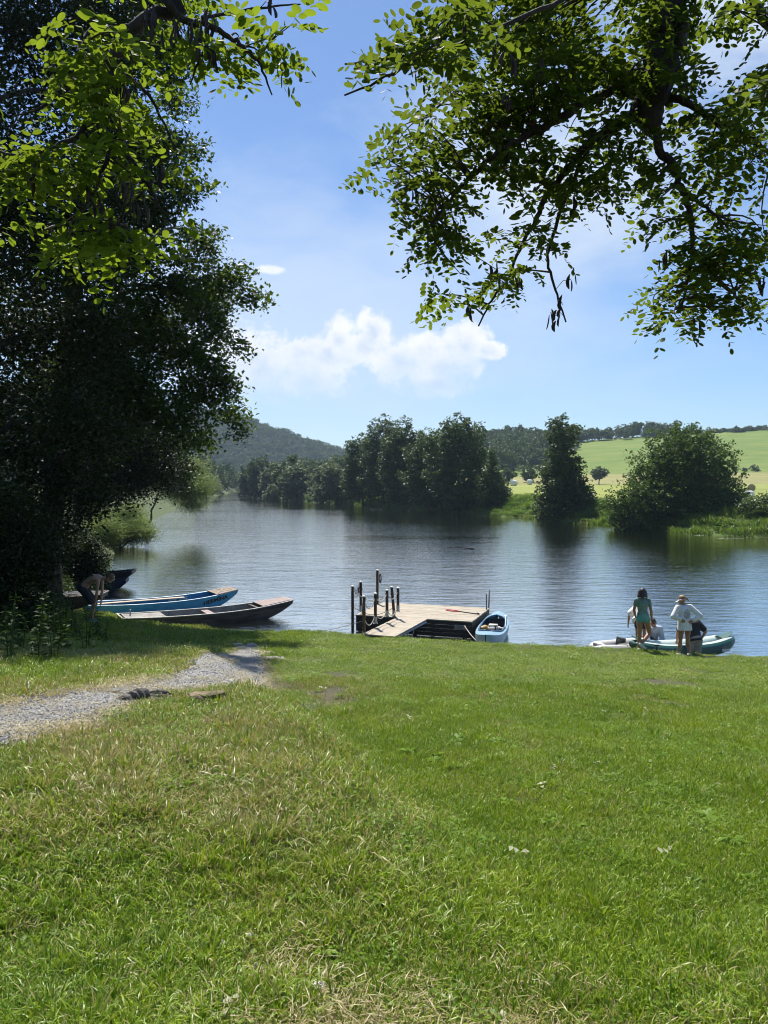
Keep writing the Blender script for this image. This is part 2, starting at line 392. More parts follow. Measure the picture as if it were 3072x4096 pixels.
for i, q in enumerate(pc):
    tg = pc[min(i + 1, len(pc) - 1)] - pc[max(i - 1, 0)]; nrm = np.array([-tg[1], tg[0]]) / math.hypot(tg[0], tg[1])
    for k in range(nc):
        s = (k / (nc - 1) * 2 - 1)
        wv = q[2] * (1 + .28 * (float(fbm(q[0] * 2 + (5 if s > 0 else 0), q[1] * 2, 1.0, 3, 3)) - .5) * abs(s) * 2)
        V.append((q[0] + nrm[0] * s * wv, q[1] + nrm[1] * s * wv, 0))
V = np.array(V); e = np.abs(np.tile(np.linspace(-1, 1, nc), len(pc)))
V[:, 2] = near_h(V[:, 0], V[:, 1]) + .045 - .065 * e ** 4
n_ = len(pc); F = [[i * nc + k, (i + 1) * nc + k, (i + 1) * nc + k + 1, i * nc + k + 1] for i in range(n_ - 1) for k in range(nc - 1)]
m, nt = newmat('path_gravel'); t = NT(nt); p = t.pos()
vo = t.n('ShaderNodeTexVoronoi', ins={'Vector': p, 'Scale': 48.0}); n1 = t.noise(p, 2.2, 5); n2 = t.noise(p, 30, 5, .65)
c = t.ramp(t.n('ShaderNodeSeparateColor', ins={0: vo.outputs['Color']}).outputs[0], [(0, (.17, .165, .155)), (.5, (.30, .295, .28)), (1, (.48, .47, .44))])
c = t.mix(t.maprange(n1, .45, .65, 0, .5), c, (.32, .29, .23)); c = t.mix(t.maprange(n2, .55, .7, 0, .6), c, (.11, .10, .08))
b = t.bsdf(Base_Color=c, Roughness=.92, Normal=t.bump(t.math('ADD', t.math('MULTIPLY', vo.outputs['Distance'], -1.0), n2), .9, .03)); t.out(b.outputs[0])
path = tag(link('path', np_mesh('path', V, np.array(F)), m, None, True), 'grey gravel path crossing the lawn to the water', 'path', kind='structure')

# ================================================================ instanced ground cover
def scatter(name, pts, rot, scl, idx, objs, attrs=None, label=None, cat=None, parent=None):
    me = bpy.data.meshes.new(name); me.vertices.add(len(pts)); me.vertices.foreach_set('co', np.asarray(pts, np.float32).ravel())
    def at_(n, typ, dom_, arr, key='value'):
        a = me.attributes.new(n, typ, 'POINT'); a.data.foreach_set(key, np.asarray(arr).ravel())
    at_('rot', 'FLOAT_VECTOR', 0, np.asarray(rot, np.float32), 'vector'); at_('scl', 'FLOAT_VECTOR', 0, np.asarray(scl, np.float32), 'vector')
    at_('idx', 'INT', 0, np.asarray(idx, np.int32))
    for k, v in (attrs or {}).items(): at_(k, 'FLOAT', 0, np.asarray(v, np.float32))
    o = bpy.data.objects.new(name, me); C.objects.link(o)
    g = bpy.data.node_groups.new(name + '_scatter', 'GeometryNodeTree')
    g.interface.new_socket('Geometry', in_out='INPUT', socket_type='NodeSocketGeometry'); g.interface.new_socket('Geometry', in_out='OUTPUT', socket_type='NodeSocketGeometry')
    N = g.nodes.new; L = g.links.new
    gi = N('NodeGroupInput'); go = N('NodeGroupOutput'); ip = N('GeometryNodeInstanceOnPoints'); jn = N('GeometryNodeGeometryToInstance')
    for ob in objs[::-1]:
        oi = N('GeometryNodeObjectInfo'); oi.inputs['Object'].default_value = ob; L(oi.outputs['Geometry'], jn.inputs[0])
    def na(n, typ):
        a = N('GeometryNodeInputNamedAttribute'); a.data_type = typ; a.inputs[0].default_value = n; return a.outputs[0]
    L(gi.outputs[0], ip.inputs['Points']); L(jn.outputs[0], ip.inputs['Instance']); ip.inputs['Pick Instance'].default_value = True
    L(na('idx', 'INT'), ip.inputs['Instance Index']); L(na('rot', 'FLOAT_VECTOR'), ip.inputs['Rotation']); L(na('scl', 'FLOAT_VECTOR'), ip.inputs['Scale'])
    L(ip.outputs[0], go.inputs[0])
    md = o.modifiers.new('scatter', 'NODES'); md.node_group = g
    tag(o, label, cat, kind='stuff')
    if parent: o.parent = parent
    return o
def src(name, V, F, mat, smooth=True):
    me = np_mesh(name, V, F); me.materials.append(mat)
    if smooth: me.polygons.foreach_set('use_smooth', np.ones(len(me.polygons), bool))
    return bpy.data.objects.new(name, me)
def blades(n, rad, hmin, hmax, wid, lean, seed, curl=1.0, tuft=0.0):
    """grass blades: bent strips, n of them inside a disc"""
    r = np.random.default_rng(seed); a = r.random(n) * 2 * np.pi; q = rad * np.sqrt(r.random(n))
    if tuft: q = q * tuft
    bx, by = q * np.cos(a), q * np.sin(a); H = hmin + (hmax - hmin) * r.random(n) ** 1.3; W = wid * (.6 + .8 * r.random(n))
    d = r.random(n) * 2 * np.pi
    if tuft: d = a + r.normal(0, .6, n)
    ln = lean * (.25 + r.random(n)) * H; fx, fy = np.cos(d), np.sin(d); s = d + np.pi / 2 + r.normal(0, .5, n); sx, sy = np.cos(s), np.sin(s)
    V = np.zeros((n, 7, 3)); 
    for k, (tt, ww) in enumerate(((0, .8), (.4, 1.0), (.75, .75))):
        z = H * (tt - .28 * curl * tt ** 3 * np.clip(ln / H, 0, 1.3)); f = ln * tt ** 1.8
        for j, sg in ((0, -1), (1, 1)):
            V[:, 2 * k + j] = np.stack([bx + fx * f + sg * sx * W * ww / 2, by + fy * f + sg * sy * W * ww / 2, z], 1)
    V[:, 6] = np.stack([bx + fx * ln, by + fy * ln, H * (1 - .28 * curl * np.clip(ln / H, 0, 1.3) - .12 * curl * (ln / H > .9))], 1)
    b = (np.arange(n) * 7)[:, None]
    Q = np.concatenate([b + np.array([0, 1, 3, 2]), b + np.array([2, 3, 5, 4])]); T = b + np.array([4, 5, 6])
    return V.reshape(-1, 3), [Q, T]

def grassmat(name, g1, g2, d1, d2, trans=.3):
    m, nt = newmat(name); t = NT(nt); p = t.pos()
    dry = t.n('ShaderNodeAttribute', attribute_type='INSTANCER', attribute_name='dry').outputs['Fac']
    rnd = t.n('ShaderNodeNewGeometry').outputs['Random Per Island']
    n1 = t.noise(p, 1.3, 4)
    gf = t.math('ADD', t.math('MULTIPLY', n1, .6), t.math('MULTIPLY', rnd, .5))
    g = t.mix(t.maprange(gf, .3, .8), g1, g2); d = t.mix(rnd, d1, d2)
    thr = t.math('SUBTRACT', t.math('MULTIPLY', dry, 1.15), t.math('FRACT', t.math('MULTIPLY', rnd, 7.31)))
    col = t.mix(t.maprange(thr, -.08, .08), g, d)
    b = t.bsdf(Base_Color=col, Roughness=.42); b.inputs['Specular IOR Level'].default_value = .34
    tr = t.n('ShaderNodeBsdfTranslucent', ins={'Color': t.n('ShaderNodeMix', data_type='RGBA', blend_type='MULTIPLY', ins={0: 1.0, 6: col, 7: (1.9, 2.0, 1.3, 1)}).outputs[2]})
    mx = t.n('ShaderNodeMixShader', ins={0: trans, 1: b.outputs[0], 2: tr.outputs[0]}); t.out(mx.outputs[0]); return m
M_GRASS = grassmat('lawn_grass', (.108, .200, .007), (.275, .350, .016), (.40, .33, .15), (.30, .24, .10), .2)
M_WEED = leafmat('lawn_weed', (.085, .16, .012), (.14, .23, .025), .25, spec=.08, nscale=3)

src_grass = []
for k in range(6):
    V, F = blades(230, .17, .02, .058, .0042, .75, 20 + k); src_grass.append(src('grass_patch', V, F, M_GRASS))        # 0-5 short
for k in range(4):
    V, F = blades(150, .16, .035, .092, .0042, .95, 40 + k, 1.2); src_grass.append(src('grass_patch', V, F, M_GRASS))    # 6-9 long
for k in range(3):
    V, F = blades(100, .12, .06, .135, .0045, .8, 50 + k, 1.1, .55); src_grass.append(src('grass_patch', V, F, M_GRASS))       # 10-12 tuft
for k in range(2):                                                                                               # 13-14 flat dry litter
    V, F = blades(120, .18, .03, .09, .0034, 1.0, 60 + k, 1.6); V[:, 2] *= .22; V[:, 2] += .008; src_grass.append(src('grass_patch', V, F, M_GRASS))
def leaflets(n, rad, size, z0, z1, seed):
    r = np.random.default_rng(seed); a = r.random(n) * 6.283; q = rad * np.sqrt(r.random(n)); c = np.stack([q * np.cos(a), q * np.sin(a), z0 + (z1 - z0) * r.random(n)], 1)
    return quads(c, size * (.6 + .8 * r.random(n)), .62, r, up=.8)
def quads(c, size, asp, r, up=0.0, axis_=None, fold=.12):
    """one bent diamond leaf per row of c"""
    n = len(c); nrm = r.normal(size=(n, 3)); nrm /= np.linalg.norm(nrm, axis=1)[:, None]; nrm[:, 2] = np.abs(nrm[:, 2]) * (1 if up else 1)
    nrm = nrm * (1 - up) + np.array([0, 0, 1]) * up; nrm /= np.linalg.norm(nrm, axis=1)[:, None]
    a = axis_ if axis_ is not None else r.normal(size=(n, 3)); a = a - nrm * (a * nrm).sum(1)[:, None]; a /= np.linalg.norm(a, axis=1)[:, None] + 1e-9
    b = np.cross(nrm, a); s = np.broadcast_to(np.asarray(size, float), (n,))[:, None]
    V = np.stack([c - a * s * .5, c + b * s * asp * .5 + a * s * .05 + nrm * s * fold, c + a * s * .5, c - b * s * asp * .5 + a * s * .05 + nrm * s * fold], 1)
    return V.reshape(-1, 3), (np.arange(n) * 4)[:, None] + np.array([0, 1, 2, 3])
for k in range(2):
    V, F = leaflets(70, .15, .019, .012, .04, 70 + k); src_grass.append(src('clover_patch', V, F, M_WEED))             # 15-16 clover

def bare(x, y):                               # worn earth patches in the lawn
    b = np.zeros(np.shape(x)); 
    for (a, c, rx, ry) in ((-.15, 2.42, .42, .17), (.32, 2.5, .3, .12), (1.15, 2.42, .45, .12), (.92, 4.6, .16, .12), (1.02, 5.4, .2, .12), (3.65, 10.45, .32, .14), (4.0, 10.25, .4, .12), (4.35, 9.95, .22, .1), (1.25, 10.2, .4, .16), (1.5, 6.0, .12, .12), (1.3, 8.3, .15, .1), (-1.55, 11.2, .35, .5), (-.4, 2.95, .16, .16), (.38, 3.05, .16, .1), (-1.5, 3.2, .15, .12), (-.75, 10.3, .34, .7), (-1.15, 9.4, .3, .4), (3.6, 12.0, .3, .3), (1.4, 7.2, .14, .14), (4.6, 13.0, .3, .3), (-.75, 12.6, .2, .4)):
        d = np.hypot((x - a) / (rx * 1.3), (y - c) / (ry * 1.3)) + (fbm(x, y, .25, 3, 8) - .5) * 1.3; b = np.maximum(b, 1 - sstep(.7, 1.15, d))
    return b
def lawn_points(n, seed, ymax=30):
    r = np.random.default_rng(seed)
    # density falls with distance: nearer ground is sampled more finely
    y = 1.5 * (ymax / 1.5) ** (r.random(n) ** .78); hw = .56 * y + 1.2; x = (r.random(n) * 2 - 1) * hw
    return x, y, r
x, y, r = lawn_points(30000, 5)
sd = sdist(x, y, near_shore, near_poly); pd = path_d(x, y); keep = (sd > .15) & (pd > -.06 + .1 * r.random(len(x))); x, y, pd = x[keep], y[keep], pd[keep]
br = bare(x, y); keep = r.random(len(x)) > br * .93; x, y, pd, br = x[keep], y[keep], pd[keep], br[keep]
ms = mound_side(x, y); rough = sstep(-.3, 1.0, ms) * sstep(3.0, 4.2, y)
near_long = (1 - sstep(2.6, 4.2, y)) * sstep(.40, .60, fbm(x, y, .9, 3, 12)) + (1 - sstep(1.0, 1.6, np.hypot(x + 1.6, (y - 3.6)))) * .8
dry = np.clip(rough * (.12 + 1.0 * (fbm(x, y, 1.0, 4, 21) - .36)) * (1 - .6 * sstep(13, 18, y)), 0, .9) + .5 * br + .12 * (fbm(x, y, .7, 3, 33) > .60) + .09
dry = np.where(pd < .25, np.maximum(dry, .22), dry) * 1.0
dry += .35 * (1 - sstep(.3, 1.0, np.hypot((x + .6) / 1.2, (y - 11.2) / 1.6)))
tall = near_long * .9 + rough * .28 * (fbm(x, y, .8, 3, 41) > .5) + .16 * (fbm(x, y, .6, 3, 51) > .64) + .45 * (x < -4.2) * (pd > .1) * (y < 13)
u = r.random(len(x)); idx = r.integers(0, 6, len(x))
lg = u < tall * .75; idx[lg] = r.integers(6, 10, lg.sum()); tf = (u > .99) | ((u > .95) & (tall > .5)); idx[tf] = r.integers(10, 13, tf.sum())
dl = (r.random(len(x)) < np.clip(dry, 0, 1) * .45); idx[dl & ~tf] = r.integers(13, 15, (dl & ~tf).sum())
cl = (fbm(x, y, .55, 3, 61) > .60) & (r.random(len(x)) < .35) & (y < 16); idx[cl] = r.integers(15, 17, cl.sum())
z = near_h(x, y) - .004; sc_ = (.75 + .5 * r.random(len(x))) * (1 + .35 * sstep(6, 20, y)) * (1 + .25 * rough)
rot = np.stack([r.normal(0, .1, len(x)) , r.normal(0, .1, len(x)), r.random(len(x)) * 6.283], 1)
zs = (.75 + .5 * fbm(x, y, .5, 3, 71)) * sc_ * (1 - .35 * (y > 12) * (x > -2))
dry = dry * (.72 + .3 * rough * (fbm(x, y, .9, 3, 91) > .5))
scatter('lawn_grass', np.stack([x, y, z], 1), rot, np.stack([sc_, sc_, zs], 1), idx, src_grass, {'dry': dry}, 'short mown grass with dry patches covering the sloping bank', 'grass')

# broad-leaved weeds and fallen leaves in the lawn
src_ros = []
for k in range(3):
    r = np.random.default_rng(500 + k); n = 11; a = np.arange(n) * 2.4 + r.random(n); l_ = .045 + .03 * r.random(n); ax = np.stack([np.cos(a), np.sin(a), .15 + .35 * r.random(n)], 1)
    V, F = quads(ax * l_[:, None] * .55 + np.array([0, 0, .012]), l_, .42, r, .75, ax); src_ros.append(src('weed_rosette', V, F, M_WEED))
M_FALLEN = leafmat('fallen_leaf', (.34, .36, .22), (.42, .40, .27), .2, spec=.2, nscale=9.0); r = np.random.default_rng(520); V, F = quads(r.normal(0, .03, (3, 3)) * np.array([1, 1, .15]) + np.array([0, 0, .035]), .045, .55, r, .8); src_ros.append(src('fallen_leaf', V, F, M_FALLEN))
x, y, r = lawn_points(900, 77, 16); k_ = (path_d(x, y) > .1) & (r.random(len(x)) < .35 + .65 * (fbm(x, y, 1.1, 3, 81) > .55)); x, y = x[k_], y[k_]; n = len(x); s_ = .7 + .7 * r.random(n)
scatter('lawn_weeds', np.column_stack([x, y, near_h(x, y) + .012]), np.column_stack([r.normal(0, .15, n), r.normal(0, .15, n), r.random(n) * 6.28]), np.column_stack([s_, s_, s_]), np.where(r.random(n) < .85, r.integers(0, 3, n), 3), src_ros, None, 'broad-leaved weeds and pale fallen leaves scattered in the lawn', 'weeds')
# rough grass on the far bank and along the waterline
M_REED = grassmat('bank_grass', (.075, .14, .012), (.15, .22, .03), (.2, .19, .08), (.15, .13, .05), .35)
src_reed = []
for k in range(4):
    V, F = blades(130, .75, .2, .6, .035, .6, 80 + k, 1.0); src_reed.append(src('reed_patch', V, F, M_REED))
for k in range(2):
    V, F = leaflets(240, .8, .16, .05, .6, 90 + k); src_reed.append(src('bank_weed_patch', V, F, M_WEED))
r = np.random.default_rng(11); pts = []
for (a, b), (c_, e) in zip(far_shore[1:-4], far_shore[2:-3]):
    L = math.hypot(c_ - a, e - b); n = int(min(L, 260) * 11); s = r.random(n); off = r.random(n) ** 1.2 * 8.0 + .15
    nx_, ny_ = (e - b) / L, -(c_ - a) / L
    pts.append(np.stack([a + (c_ - a) * s + nx_ * off, b + (e - b) * s + ny_ * off], 1))
P = np.concatenate(pts); P = P[(P[:, 1] > 45) & (P[:, 0] < 75)]; sd = sdist(P[:, 0], P[:, 1], far_shore, far_poly); P = P[(sd > .1) & (sd < 9)]
n = len(P); s_ = .8 + .7 * r.random(n) + .3 * (P[:, 1] > 150)
scatter('bank_grass', np.column_stack([P, far_h(P[:, 0], P[:, 1]) - .05]), np.column_stack([r.normal(0, .1, n), r.normal(0, .1, n), r.random(n) * 6.28]),
        np.column_stack([s_, s_, s_ * (.6 + .7 * fbm(P[:, 0], P[:, 1], 4, 2, 2))]), np.where(r.random(n) < .78, r.integers(0, 4, n), r.integers(4, 6, n)), src_reed, {'dry': .1 + .35 * (fbm(P[:, 0], P[:, 1], 6, 3, 4) > .6)}, 'tall rough grass along the far river bank', 'grass')
# loose stones and straw on the path
M_PEB = surface('pebble', (.42, .40, .36), (.2, .19, .17), .9, 20)
peb = []
for k in range(4):
    rr = np.random.default_rng(100 + k); bm = bmesh.new(); bmesh.ops.create_icosphere(bm, subdivisions=1, radius=1)
    for v in bm.verts: v.co = Vector((v.co.x, v.co.y * .75, v.co.z * .5)) * (.75 + .5 * rr.random())
    me = bpy.data.meshes.new('pebble'); bm.to_mesh(me); bm.free(); me.materials.append(M_PEB); peb.append(bpy.data.objects.new('pebble', me))
n = 15000; i = r.integers(0, len(pc), n); s = r.normal(0, .55, n); q = pc[i]; i2 = np.clip(i + 1, 0, len(pc) - 1); tg = pc[i2] - pc[i2 - 1]; tg /= np.hypot(tg[:, 0], tg[:, 1])[:, None]
px_ = q[:, 0] - tg[:, 1] * s * q[:, 2] + r.normal(0, .08, n); py_ = q[:, 1] + tg[:, 0] * s * q[:, 2] + r.normal(0, .08, n)
ss = .006 + .012 * r.random(n) ** 3
scatter('path_gravel', np.column_stack([px_, py_, near_h(px_, py_) + .042]), r.random((n, 3)) * 6.28, np.column_stack([ss, ss, ss]), r.integers(0, 4, n), peb, None, 'loose grey gravel lying on the path', 'gravel')
n = 700; i = r.integers(0, len(pc), n); q = pc[i]; tg = pc[np.clip(i + 1, 0, len(pc) - 1)] - pc[np.clip(i + 1, 0, len(pc) - 1) - 1]; tg /= np.hypot(tg[:, 0], tg[:, 1])[:, None]
s = np.sign(r.random(n) - .5) * (1 - r.random(n) ** 1.6 * .9); px_ = q[:, 0] - tg[:, 1] * s * q[:, 2]; py_ = q[:, 1] + tg[:, 0] * s * q[:, 2]
x2 = r.normal(-6.6, 1.5, 900); y2 = r.normal(13.2, 1.2, 900); x3 = r.normal(-.1, .45, 130); y3 = r.normal(2.5, .2, 130)
px_ = np.concatenate([px_, x2, x3]); py_ = np.concatenate([py_, y2, y3]); n = len(px_)
scatter('dry_straw', np.column_stack([px_, py_, near_h(px_, py_) + .02]), np.column_stack([r.normal(0, .15, n), r.normal(0, .15, n), r.random(n) * 6.28]), np.ones((n, 3)) * (.6 + .5 * r.random((n, 1))), r.integers(0, 2, n), src_grass[13:15], {'dry': np.full(n, 1.0)}, 'dry pale straw scattered over path edges and bare spots', 'straw')
x2 = np.concatenate([r.normal(-.1, .35, 380), r.normal(1.2, .4, 160), r.normal(.95, .1, 40)]); y2 = np.concatenate([r.normal(2.42, .13, 380), r.normal(2.42, .12, 160), r.normal(4.6, .1, 40)]); n = len(x2); ss = .004 + .014 * r.random(n) ** 2.5
scatter('soil_crumbs', np.column_stack([x2, y2, near_h(x2, y2) + .004]), r.random((n, 3)) * 6.28, np.column_stack([ss, ss, ss]), r.integers(0, 4, n), peb, None, 'small stones and crumbs on bare earth in the lawn', 'gravel')
# ================================================================ trees
M_BARK = surface('bark', (.085, .065, .045), (.035, .028, .02), .95, 6, .8, (1, 1, .25))
M_BARKD = surface('dark_bark', (.035, .028, .022), (.018, .014, .011), .95, 9, .8, (1, 1, .25))
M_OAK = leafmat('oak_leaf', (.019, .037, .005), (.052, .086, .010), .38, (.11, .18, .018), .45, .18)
M_DARK = leafmat('leaf_painted_shade', (.009, .017, .003), (.020, .036, .006), .14, (.05, .09, .010), .45, .14)  # deep shade of the wood is put into this leaf colour
M_ALDER = leafmat('alder_leaf', (.036, .068, .010), (.072, .118, .018), .25, (.10, .16, .03), .5, .35, .5)
M_ROUND = leafmat('maple_leaf', (.042, .082, .011), (.080, .135, .018), .28, (.12, .2, .03), .55, .2, .5)
M_WILLOW = leafmat('willow_leaf', (.14, .20, .042), (.24, .30, .075), .5, (.22, .30, .08), .5, .3, .8)
M_SILVER = leafmat('silver_willow_leaf', (.125, .155, .07), (.20, .235, .115), .3, (.22, .27, .12), .55, .3, .3)
M_BUSH = leafmat('bush_leaf', (.05, .09, .018), (.09, .14, .028), .3, (.16, .24, .04), .45, .4, 1.0)
M_NETTLE = leafmat('nettle_leaf', (.035, .065, .014), (.065, .105, .022), .25, (.12, .2, .03), .5, .12, 3.0)
M_FOREST = leafmat('forest_leaf', (.048, .092, .022), (.092, .142, .040), .18, (.12, .17, .04), .6, .2, .03, .5)

def lobe_points(lobes, n, r, per=24, spread=.32, shell=.42):
    """twigs spread through the lobes' volumes (denser towards their skin), leaves gathered round each twig"""
    L = np.array([(l[0], l[1], l[2], l[3]) for l in lobes], float); wgt = L[:, 3] ** 2.3; k = max(4, n // per)
    i = r.choice(len(L), k, p=wgt / wgt.sum()); d = r.normal(size=(k, 3)); d /= np.linalg.norm(d, axis=1)[:, None]
    rad = L[i, 3] * r.random(k) ** shell * (1 + .10 * r.normal(size=k)); tw = L[i, :3] + d * rad[:, None] * np.array([1, 1, .85])
    P = np.repeat(tw, per, 0) + r.normal(0, spread, (k * per, 3)) * np.array([1, 1, .7]); D = np.repeat(d, per, 0)
    return P, D
def leaf_mesh(name, lobes, n, size, mat, seed, parent, per=24, spread=.32, asp=.55, up=.25, droop=0.0, shell=.42):
    r = np.random.default_rng(seed); P, D = lobe_points(lobes, n, r, per, spread, shell)
    ax = D + r.normal(0, .8, D.shape); ax[:, 2] -= droop
    V, F = quads(P, size * (.65 + .7 * r.random(len(P))), asp, r, up, ax)
    return link(name, np_mesh(name, V, F), mat, parent)
def limb(mb, p, q, r0, r1, seed, sag=.15, n=7):
    r = random.Random(seed); p, q = Vector(p), Vector(q); L = (q - p).length; pts = []
    j = Vector((r.uniform(-1, 1), r.uniform(-1, 1), r.uniform(-.5, .5))) * L * .08
    for k in range(n):
        s = k / (n - 1); pts.append(p.lerp(q, s) + j * math.sin(math.pi * s) * 1.2 + Vector((0, 0, L * sag * math.sin(math.pi * s))))
    mb.tube(pts, [r0 + (r1 - r0) * k / (n - 1) for k in range(n)], 8)
def tree_from(name, base, lobes, n, size, mat, seed, label, cat='tree', group=None, h_trunk=None, r_trunk=.3, bark=None, nlimb=12, **kw):
    root = empty(name, base); tag(root, label, cat, group); b = Vector(base); rr = random.Random(seed)
    loc = [(l[0] - b.x, l[1] - b.y, l[2] - b.z, l[3]) for l in lobes]
    zmax = max(l[2] for l in loc); ht = h_trunk or zmax * .8; cx = np.average([l[0] for l in loc]); cy_ = np.average([l[1] for l in loc])
    top = Vector((cx * .45, cy_ * .45, ht)); mb = MB(); nn = 9
    tp = [Vector((top.x * (k / nn) ** 1.4 + rr.uniform(-.1, .1) * (k > 0), top.y * (k / nn) ** 1.4, -.3 + (ht + .3) * k / nn)) for k in range(nn + 1)]
    mb.tube(tp, [r_trunk * (1.35 if k == 0 else 1) * (1 - .85 * k / nn) for k in range(nn + 1)], 10)
    pick = sorted(loc, key=lambda l: -l[3])[:nlimb]
    for k, l in enumerate(pick):
        zz = min(max(l[2] - abs(l[0] - cx) * .45 - .6, ht * .18), ht * .95); i = min(nn - 1, int((zz + .3) / (ht + .3) * nn))
        limb(mb, tp[i], (l[0], l[1], l[2]), r_trunk * .38 * (1 - .6 * i / nn), .02, seed + k)
    mb.build('trunk', bark or M_BARK, root, True)
    leaf_mesh('crown', loc, n, size, mat, seed, root, **kw)
    return root

def px_lobes(L, d, spread, seed, dz=0):
    r = random.Random(seed); out = []
    for (px, py, rp) in L:
        dd = d + r.uniform(-spread, spread); p = at(px, py, dd); out.append((p.x, p.y, p.z + dz, rp / FPX * dd))
    return out

# --- big dark trees along the near bank
oak = [(176, 60, 22), (176, 100, 20), (165, 150, 28), (186, 190, 20), (150, 205, 40), (196, 150, 12), (206, 185, 10), (200, 245, 26), (228, 280, 24), (256, 298, 16), (205, 305, 30), (180, 290, 40), (213, 335, 24), (238, 345, 14), (185, 355, 38), (150, 330, 45), (205, 395, 34), (232, 412, 18), (240, 432, 12), (180, 425, 30), (140, 400, 48), (200, 440, 16), (212, 447, 10), (120, 250, 55), (110, 330, 50), (120, 150, 55), (140, 60, 45), (150, 10, 40), (170, -30, 40), (120, -60, 60), (100, 430, 40), (215, 365, 16), (228, 385, 16), (80, 375, 36), (108, 378, 30), (130, 372, 30), (55, 385, 40)]
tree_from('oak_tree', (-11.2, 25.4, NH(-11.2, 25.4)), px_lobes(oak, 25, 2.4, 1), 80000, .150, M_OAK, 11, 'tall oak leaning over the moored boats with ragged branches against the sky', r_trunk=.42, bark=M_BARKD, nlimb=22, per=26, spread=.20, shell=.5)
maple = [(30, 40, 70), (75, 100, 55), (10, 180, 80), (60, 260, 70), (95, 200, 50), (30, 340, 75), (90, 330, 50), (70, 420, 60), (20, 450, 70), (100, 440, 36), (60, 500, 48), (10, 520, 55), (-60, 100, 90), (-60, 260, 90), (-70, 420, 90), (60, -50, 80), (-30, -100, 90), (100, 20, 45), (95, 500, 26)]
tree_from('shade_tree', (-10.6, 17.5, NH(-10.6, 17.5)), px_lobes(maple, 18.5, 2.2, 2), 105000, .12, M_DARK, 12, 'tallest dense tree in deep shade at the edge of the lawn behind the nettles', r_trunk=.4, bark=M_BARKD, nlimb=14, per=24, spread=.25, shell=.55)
alder = [(150, 455, 28), (170, 470, 22), (130, 475, 36), (100, 485, 34), (140, 478, 20), (95, 470, 40), (178, 462, 14), (100, 440, 40), (120, 420, 40), (168, 445, 18)]
tree_from('bank_tree', (-15.2, 37, NH(-15.2, 37)), px_lobes(alder, 38, 3, 3), 42000, .15, M_DARK, 13, 'low spreading tree behind the oak with branches close above the water', r_trunk=.28, bark=M_BARKD, per=22, spread=.35)
r_ = random.Random(4)
for k, (x, y, h) in enumerate(((-18, 29, 15), (-29, 44, 17), (-38, 60, 17), (-16, 21, 14), (-52, 84, 16))):   # more wood behind on the slope
    lob = [(x + r_.uniform(-3.4, 3.4), y + r_.uniform(-3.4, 3.4), NH(x, y) + r_.uniform(1.5, h), r_.uniform(1.7, 3.0)) for _ in range(22)]
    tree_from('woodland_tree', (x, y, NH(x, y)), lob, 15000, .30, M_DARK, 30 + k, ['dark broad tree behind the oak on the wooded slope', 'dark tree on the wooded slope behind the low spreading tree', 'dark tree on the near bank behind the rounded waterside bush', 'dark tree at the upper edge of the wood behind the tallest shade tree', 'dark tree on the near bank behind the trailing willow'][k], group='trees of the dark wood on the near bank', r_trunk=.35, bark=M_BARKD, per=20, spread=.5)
wil = [(178, 470, 14), (192, 478, 13), (200, 490, 10), (188, 495, 13), (175, 488, 14), (192, 506, 7), (205, 482, 7), (165, 475, 16), (160, 462, 16), (196, 466, 8), (236, 455, 9), (228, 460, 7), (222, 452, 8)]
wl = px_lobes(wil[:10], 66, 3, 5)
tree_from('willow_tree', (-20.6, 66, NH(-20.6, 66)), wl, 42000, .17, M_WILLOW, 15, 'pale green willow trailing over the river beyond the oak', r_trunk=.16, nlimb=4, per=30, spread=.5, asp=.3, droop=1.2)
bush = [(128, 516, 14), (118, 526, 17), (138, 528, 12), (148, 534, 8), (106, 530, 16), (128, 536, 11), (112, 540, 10), (98, 520, 14), (140, 538, 6)]
tree_from('waterside_bush', (-19.6, 57, NH(-19.6, 57)), px_lobes(bush, 57, 2, 6), 40000, .15, M_WILLOW, 16, 'rounded pale green bush overhanging the river on the near bank', 'bush', r_trunk=.12, h_trunk=1.6, per=24, spread=.32, asp=.32, droop=.3)
b2 = [(208, 484, 10), (200, 488, 9), (214, 489, 6), (206, 500, 7), (212, 501, 5)]
tree_from('island_bush', (-52, 225, NH(-52, 225)), px_lobes(b2[:3], 225, 4, 7), 3000, .6, M_SILVER, 17, 'small dark rounded bush on the low green spit far upstream', 'bush', r_trunk=.15, per=14, spread=.8)
sh = [(86, 548, 16), (72, 560, 18), (92, 560, 12), (64, 540, 20), (80, 575, 14), (98, 574, 8), (60, 575, 16), (100, 585, 7)]
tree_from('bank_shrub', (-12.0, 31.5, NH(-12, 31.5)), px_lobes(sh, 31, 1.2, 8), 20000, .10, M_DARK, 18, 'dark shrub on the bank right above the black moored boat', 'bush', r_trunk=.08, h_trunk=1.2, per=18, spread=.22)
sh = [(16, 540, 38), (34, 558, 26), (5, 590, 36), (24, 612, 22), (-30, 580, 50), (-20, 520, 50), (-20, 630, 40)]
tree_from('thicket_shrub', (-8.3, 15.6, NH(-8.3, 15.6)), px_lobes(sh, 15.5, .9, 9), 30000, .085, M_DARK, 19, 'large dark thicket bush at the lawn edge under the tallest tree', 'bush', r_trunk=.08, h_trunk=1.4, per=16, spread=.2)

